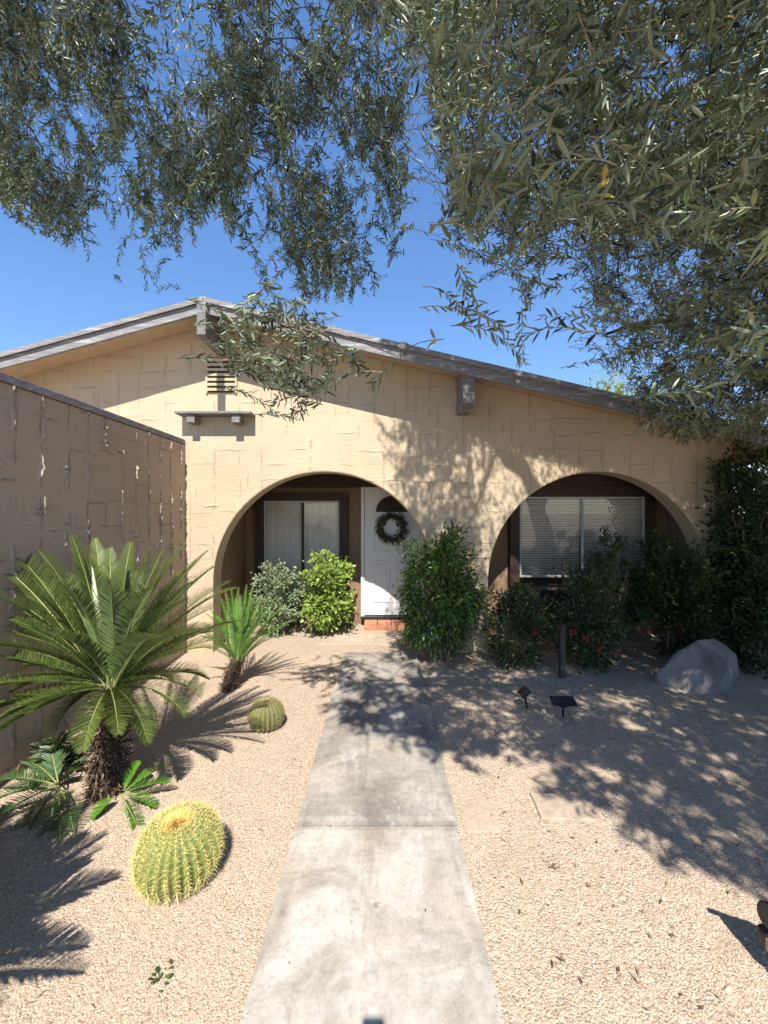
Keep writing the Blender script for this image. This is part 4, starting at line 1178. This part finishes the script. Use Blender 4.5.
# ------------------------------------------------------------------ pavers
def paver(px, py, w, d, rot, z, label):
    g = G(px, py); bm = bmesh.new()
    bbox(bm, -w/2, w/2, -d/2, d/2, -.03, z, bev=.006)
    for _ in range(1):
        bmesh.ops.subdivide_edges(bm, edges=[e for e in bm.edges if e.calc_length() > .1], cuts=6, use_grid_fill=True)
    for v in bm.verts: v.co += Vector((.006*noise.noise(v.co*9), .006*noise.noise(v.co*9+Vector((4, 0, 0))), .003*noise.noise(v.co*6)))
    o = from_bm('stepping_stone', bm, 'paver'); o.location = g; o.rotation_euler = (0, 0, rot)
    return tag(o, label, 'paving stone', 'stepping stones sunk in the gravel')
paver(563, 808, .33, .22, -.06, .016, 'pale square stepping stone half in leaf shade right of the path')
paver(478, 815, .20, .26, .05, .004, 'small sandy stepping stone touching the right edge of the path')
paver(668, 797, .40, .17, -.2, .004, 'flat pale stepping stone further right, mostly in tree shade')

# ------------------------------------------------------------------ garden lights and post
def cone(bm, r1, r2, depth, mt, seg=18):
    r = bmesh.ops.create_cone(bm, cap_ends=True, segments=seg, radius1=r1, radius2=r2, depth=depth)
    bmesh.ops.transform(bm, matrix=mt, verts=r['verts'])
def spot(base, label, yaw, hood=True, group='black garden lights on stakes', tilt=-.35, lean=.12, hgt=.15):
    t = thing('garden_light', tuple(base), label, 'garden light', group)
    R = Matrix.Translation(base) @ Matrix.Rotation(yaw, 4, 'Z')
    bm = bmesh.new(); cone(bm, .004, .011, .10, R @ Matrix.Translation((0, 0, -.03))); cone(bm, .010, .009, hgt, R @ Matrix.Rotation(lean, 4, 'Y') @ Matrix.Translation((0, 0, hgt/2)))
    from_bm('stake', bm, 'black', t)
    top = R @ Matrix.Rotation(lean, 4, 'Y') @ Matrix.Translation((0, 0, hgt))
    bm = bmesh.new()
    if hood:
        bbox(bm, -.05, .05, -.042, .042, -.02, .024, bev=.010, mat=top @ Matrix.Rotation(tilt, 4, 'Y'))
        cone(bm, .014, .014, .04, top @ Matrix.Rotation(math.pi/2, 4, 'X'))
        from_bm('lamp_head', bm, 'black', t)
        lm = box('lens', (-.001, .001, -.032, .032, -.012, .016), 'lens', t)
        lm.data.transform(top @ Matrix.Rotation(tilt, 4, 'Y') @ Matrix.Translation((-.0515, 0, 0)))
    else:
        bbox(bm, -.105, .105, -.05, .05, -.010, .010, bev=.004, mat=top @ Matrix.Rotation(.35, 4, 'X') @ Matrix.Rotation(.03, 4, 'Y'))
        bbox(bm, -.03, .03, -.025, .025, -.05, -.013, bev=.008, mat=top)
        from_bm('lamp_head', bm, 'black', t)
        lm = box('panel', (-.095, .095, -.042, .042, .0105, .0125), 'panel', t)
        lm.data.transform(top @ Matrix.Rotation(.35, 4, 'X') @ Matrix.Rotation(.03, 4, 'Y'))
    return t
spot(Vector(G(527, 708)), 'black garden light with square tilted hood nearest the path', .25, True, lean=-.2)
spot(Vector(G(563, 717)), 'black garden light with wide flat top left of the boulder', 0, False, lean=0., hgt=.14)
# solar spotlight at the right edge
sb = Vector((1.50, 1.51, 0))
t = thing('solar_light', sb, 'black solar spotlight standing at the right edge of the photo', 'garden light')
ac = Acc(); tube(ac, [(1.485, 1.47, -.03), (1.51, 1.55, .06), (1.55, 1.60, .13), (1.56, 1.56, .27), (1.565, 1.47, .42)], [.007, .012, .014, .011, .011], 10)
ac.build('stake', 'black', t, True)
hm = Matrix.Translation((1.555, 1.60, .215)) @ Matrix.Rotation(math.radians(-80), 4, 'Y')
bm = bmesh.new(); cone(bm, .030, .043, .10, hm, 26); cone(bm, .045, .045, .016, hm @ Matrix.Translation((0, 0, .055)), 26)
bmesh.ops.bevel(bm, geom=bm.edges[:], offset=.003, segments=1, affect='EDGES')
hd = from_bm('lamp_head', bm, 'greyplastic', t)
bm = bmesh.new(); bbox(bm, 1.49, 1.61, 1.55, 1.65, .075, .155, bev=.022); bd = from_bm('battery_case', bm, 'greyplastic', t, True)
bm = bmesh.new(); bbox(bm, 1.489, 1.4915, 1.575, 1.60, .09, .14, bev=.001); from_bm('lens', bm, 'lens', bd)
nn = Vector((.425, .777, .63)).normalized(); uu = Vector((.16, 0, -.108)).normalized(); vv = nn.cross(uu)
pm = Matrix.Translation((1.565, 1.452, .43)) @ Matrix((uu, vv, nn)).transposed().to_4x4()
bm = bmesh.new(); bbox(bm, -.097, .097, -.06, .06, -.011, .011, bev=.009, mat=pm)
pb = from_bm('panel_back', bm, 'black', t)
bm = bmesh.new(); bbox(bm, -.082, .082, -.05, .05, .0115, .013, mat=pm); from_bm('solar_panel', bm, 'panel', pb)
# grey post among the shrubs
pg = gz(562, 4.46)
bm = bmesh.new(); bbox(bm, pg[0]-.028, pg[0]+.028, pg[1]-.028, pg[1]+.028, -.05, .56, bev=.006)
post = tag(from_bm('garden_post', bm, 'postgrey'), 'short grey post standing among the dark rose shrubs', 'post')
box('post_cap', (pg[0]-.034, pg[0]+.034, pg[1]-.034, pg[1]+.034, .562, .578), 'greyplastic', post, .006)

# phone held just behind the lens: its shadow falls at the bottom of the path
bm = bmesh.new(); bbox(bm, -.066, .012, -.016, -.007, 1.66, 1.812)
es = [e for e in bm.edges if abs((e.verts[0].co-e.verts[1].co).y) > .005]
bmesh.ops.bevel(bm, geom=es, offset=.010, segments=4, affect='EDGES', profile=.5)
tag(from_bm('smartphone', bm, 'black'), 'black smartphone whose shadow falls at the foot of the path', 'phone')

# ------------------------------------------------------------------ gravel pebbles and dry leaves
n = 300000
y = 1.25+(rng.random(n)**1.5)*3.9; x = rng.uniform(-1, 1, n)*np.minimum(y*.98+.1, 4.2)
bare = fbm(x, y, 2.6, 77)
onp = (x > PX0-.006) & (x < PX1+.006) & (y < PEND)
edge = np.minimum(x-PX0, PX1-x)
k = (~onp | ((rng.random(n) < .05*np.exp(-np.maximum(edge, 0)/.03)+.0015) & (edge > .004))) & (x > -2.40) & ((bare > -.28) | (rng.random(n) < .45) | onp)
x, y = x[k], y[k]; n = len(x)
sz = rng.lognormal(math.log(.0025), .38, n)
stray = rng.random(n) < .012; sz[stray] *= 2.0
sc = np.stack([sz*rng.uniform(.8, 1.4, n), sz*rng.uniform(.8, 1.4, n), sz*rng.uniform(.5, .9, n)], -1)
oct_ = np.array([(1, 0, 0), (0, 1, 0), (-1, 0, 0), (0, -1, 0), (0, 0, 1), (0, 0, -.4)], float)
of = np.array([(0, 1, 4), (1, 2, 4), (2, 3, 4), (3, 0, 4), (1, 0, 5), (2, 1, 5), (3, 2, 5), (0, 3, 5)])
zoff = np.where(onp[k], np.where(y > PJ, .044, .020), 0)
V = oct_[None]*(1+rng.uniform(-.3, .3, (n, 6, 1)))*sc[:, None]
a = rng.uniform(0, 6.28, n); ca, sa = np.cos(a)[:, None], np.sin(a)[:, None]
V = np.stack([V[..., 0]*ca-V[..., 1]*sa, V[..., 0]*sa+V[..., 1]*ca, V[..., 2]], -1)+np.stack([x, y, sz*.25+zoff], -1)[:, None]
ac = Acc(); ac.add(V.reshape(-1, 3), (np.arange(n)[:, None, None]*6+of[None]).reshape(-1, 3), np.repeat(np.clip(rng.random(n)*(.8+.22*fbm(x, y, 1.7, 91))+.05*fbm(x, y, 4., 92), 0, 1), 8))
tag(ac.build('gravel', 'pebble'), kind='stuff')
n = 520
y = 1.4+rng.random(n)*3.8; x = rng.uniform(-1, 1, n)*y*.95
k = (x > -2.4) & ((x > .5) | (rng.random(n) < .25)) & ~((x > PX0) & (x < PX1) & (rng.random(n) < .8)); x, y = x[k], y[k]; n = len(x)
ac = Acc(); th = rng.uniform(0, 6.28, n)
inp = (x > PX0) & (x < PX1)
leaves(ac, np.stack([x, y, np.where(inp, np.where(y > PJ, .047, .024), .010)], -1), np.stack([np.cos(th), np.sin(th), rng.normal(0, .1, n)], -1), np.array((0, 0, 1.))+.4*randdir(n), rng.uniform(.014, .042, n), rng.uniform(.005, .011, n), rng.random(n), LEAF_COARSE, .3, rng.uniform(-.3, .1, n))
tag(ac.build('leaf_litter', 'litter'), kind='stuff')
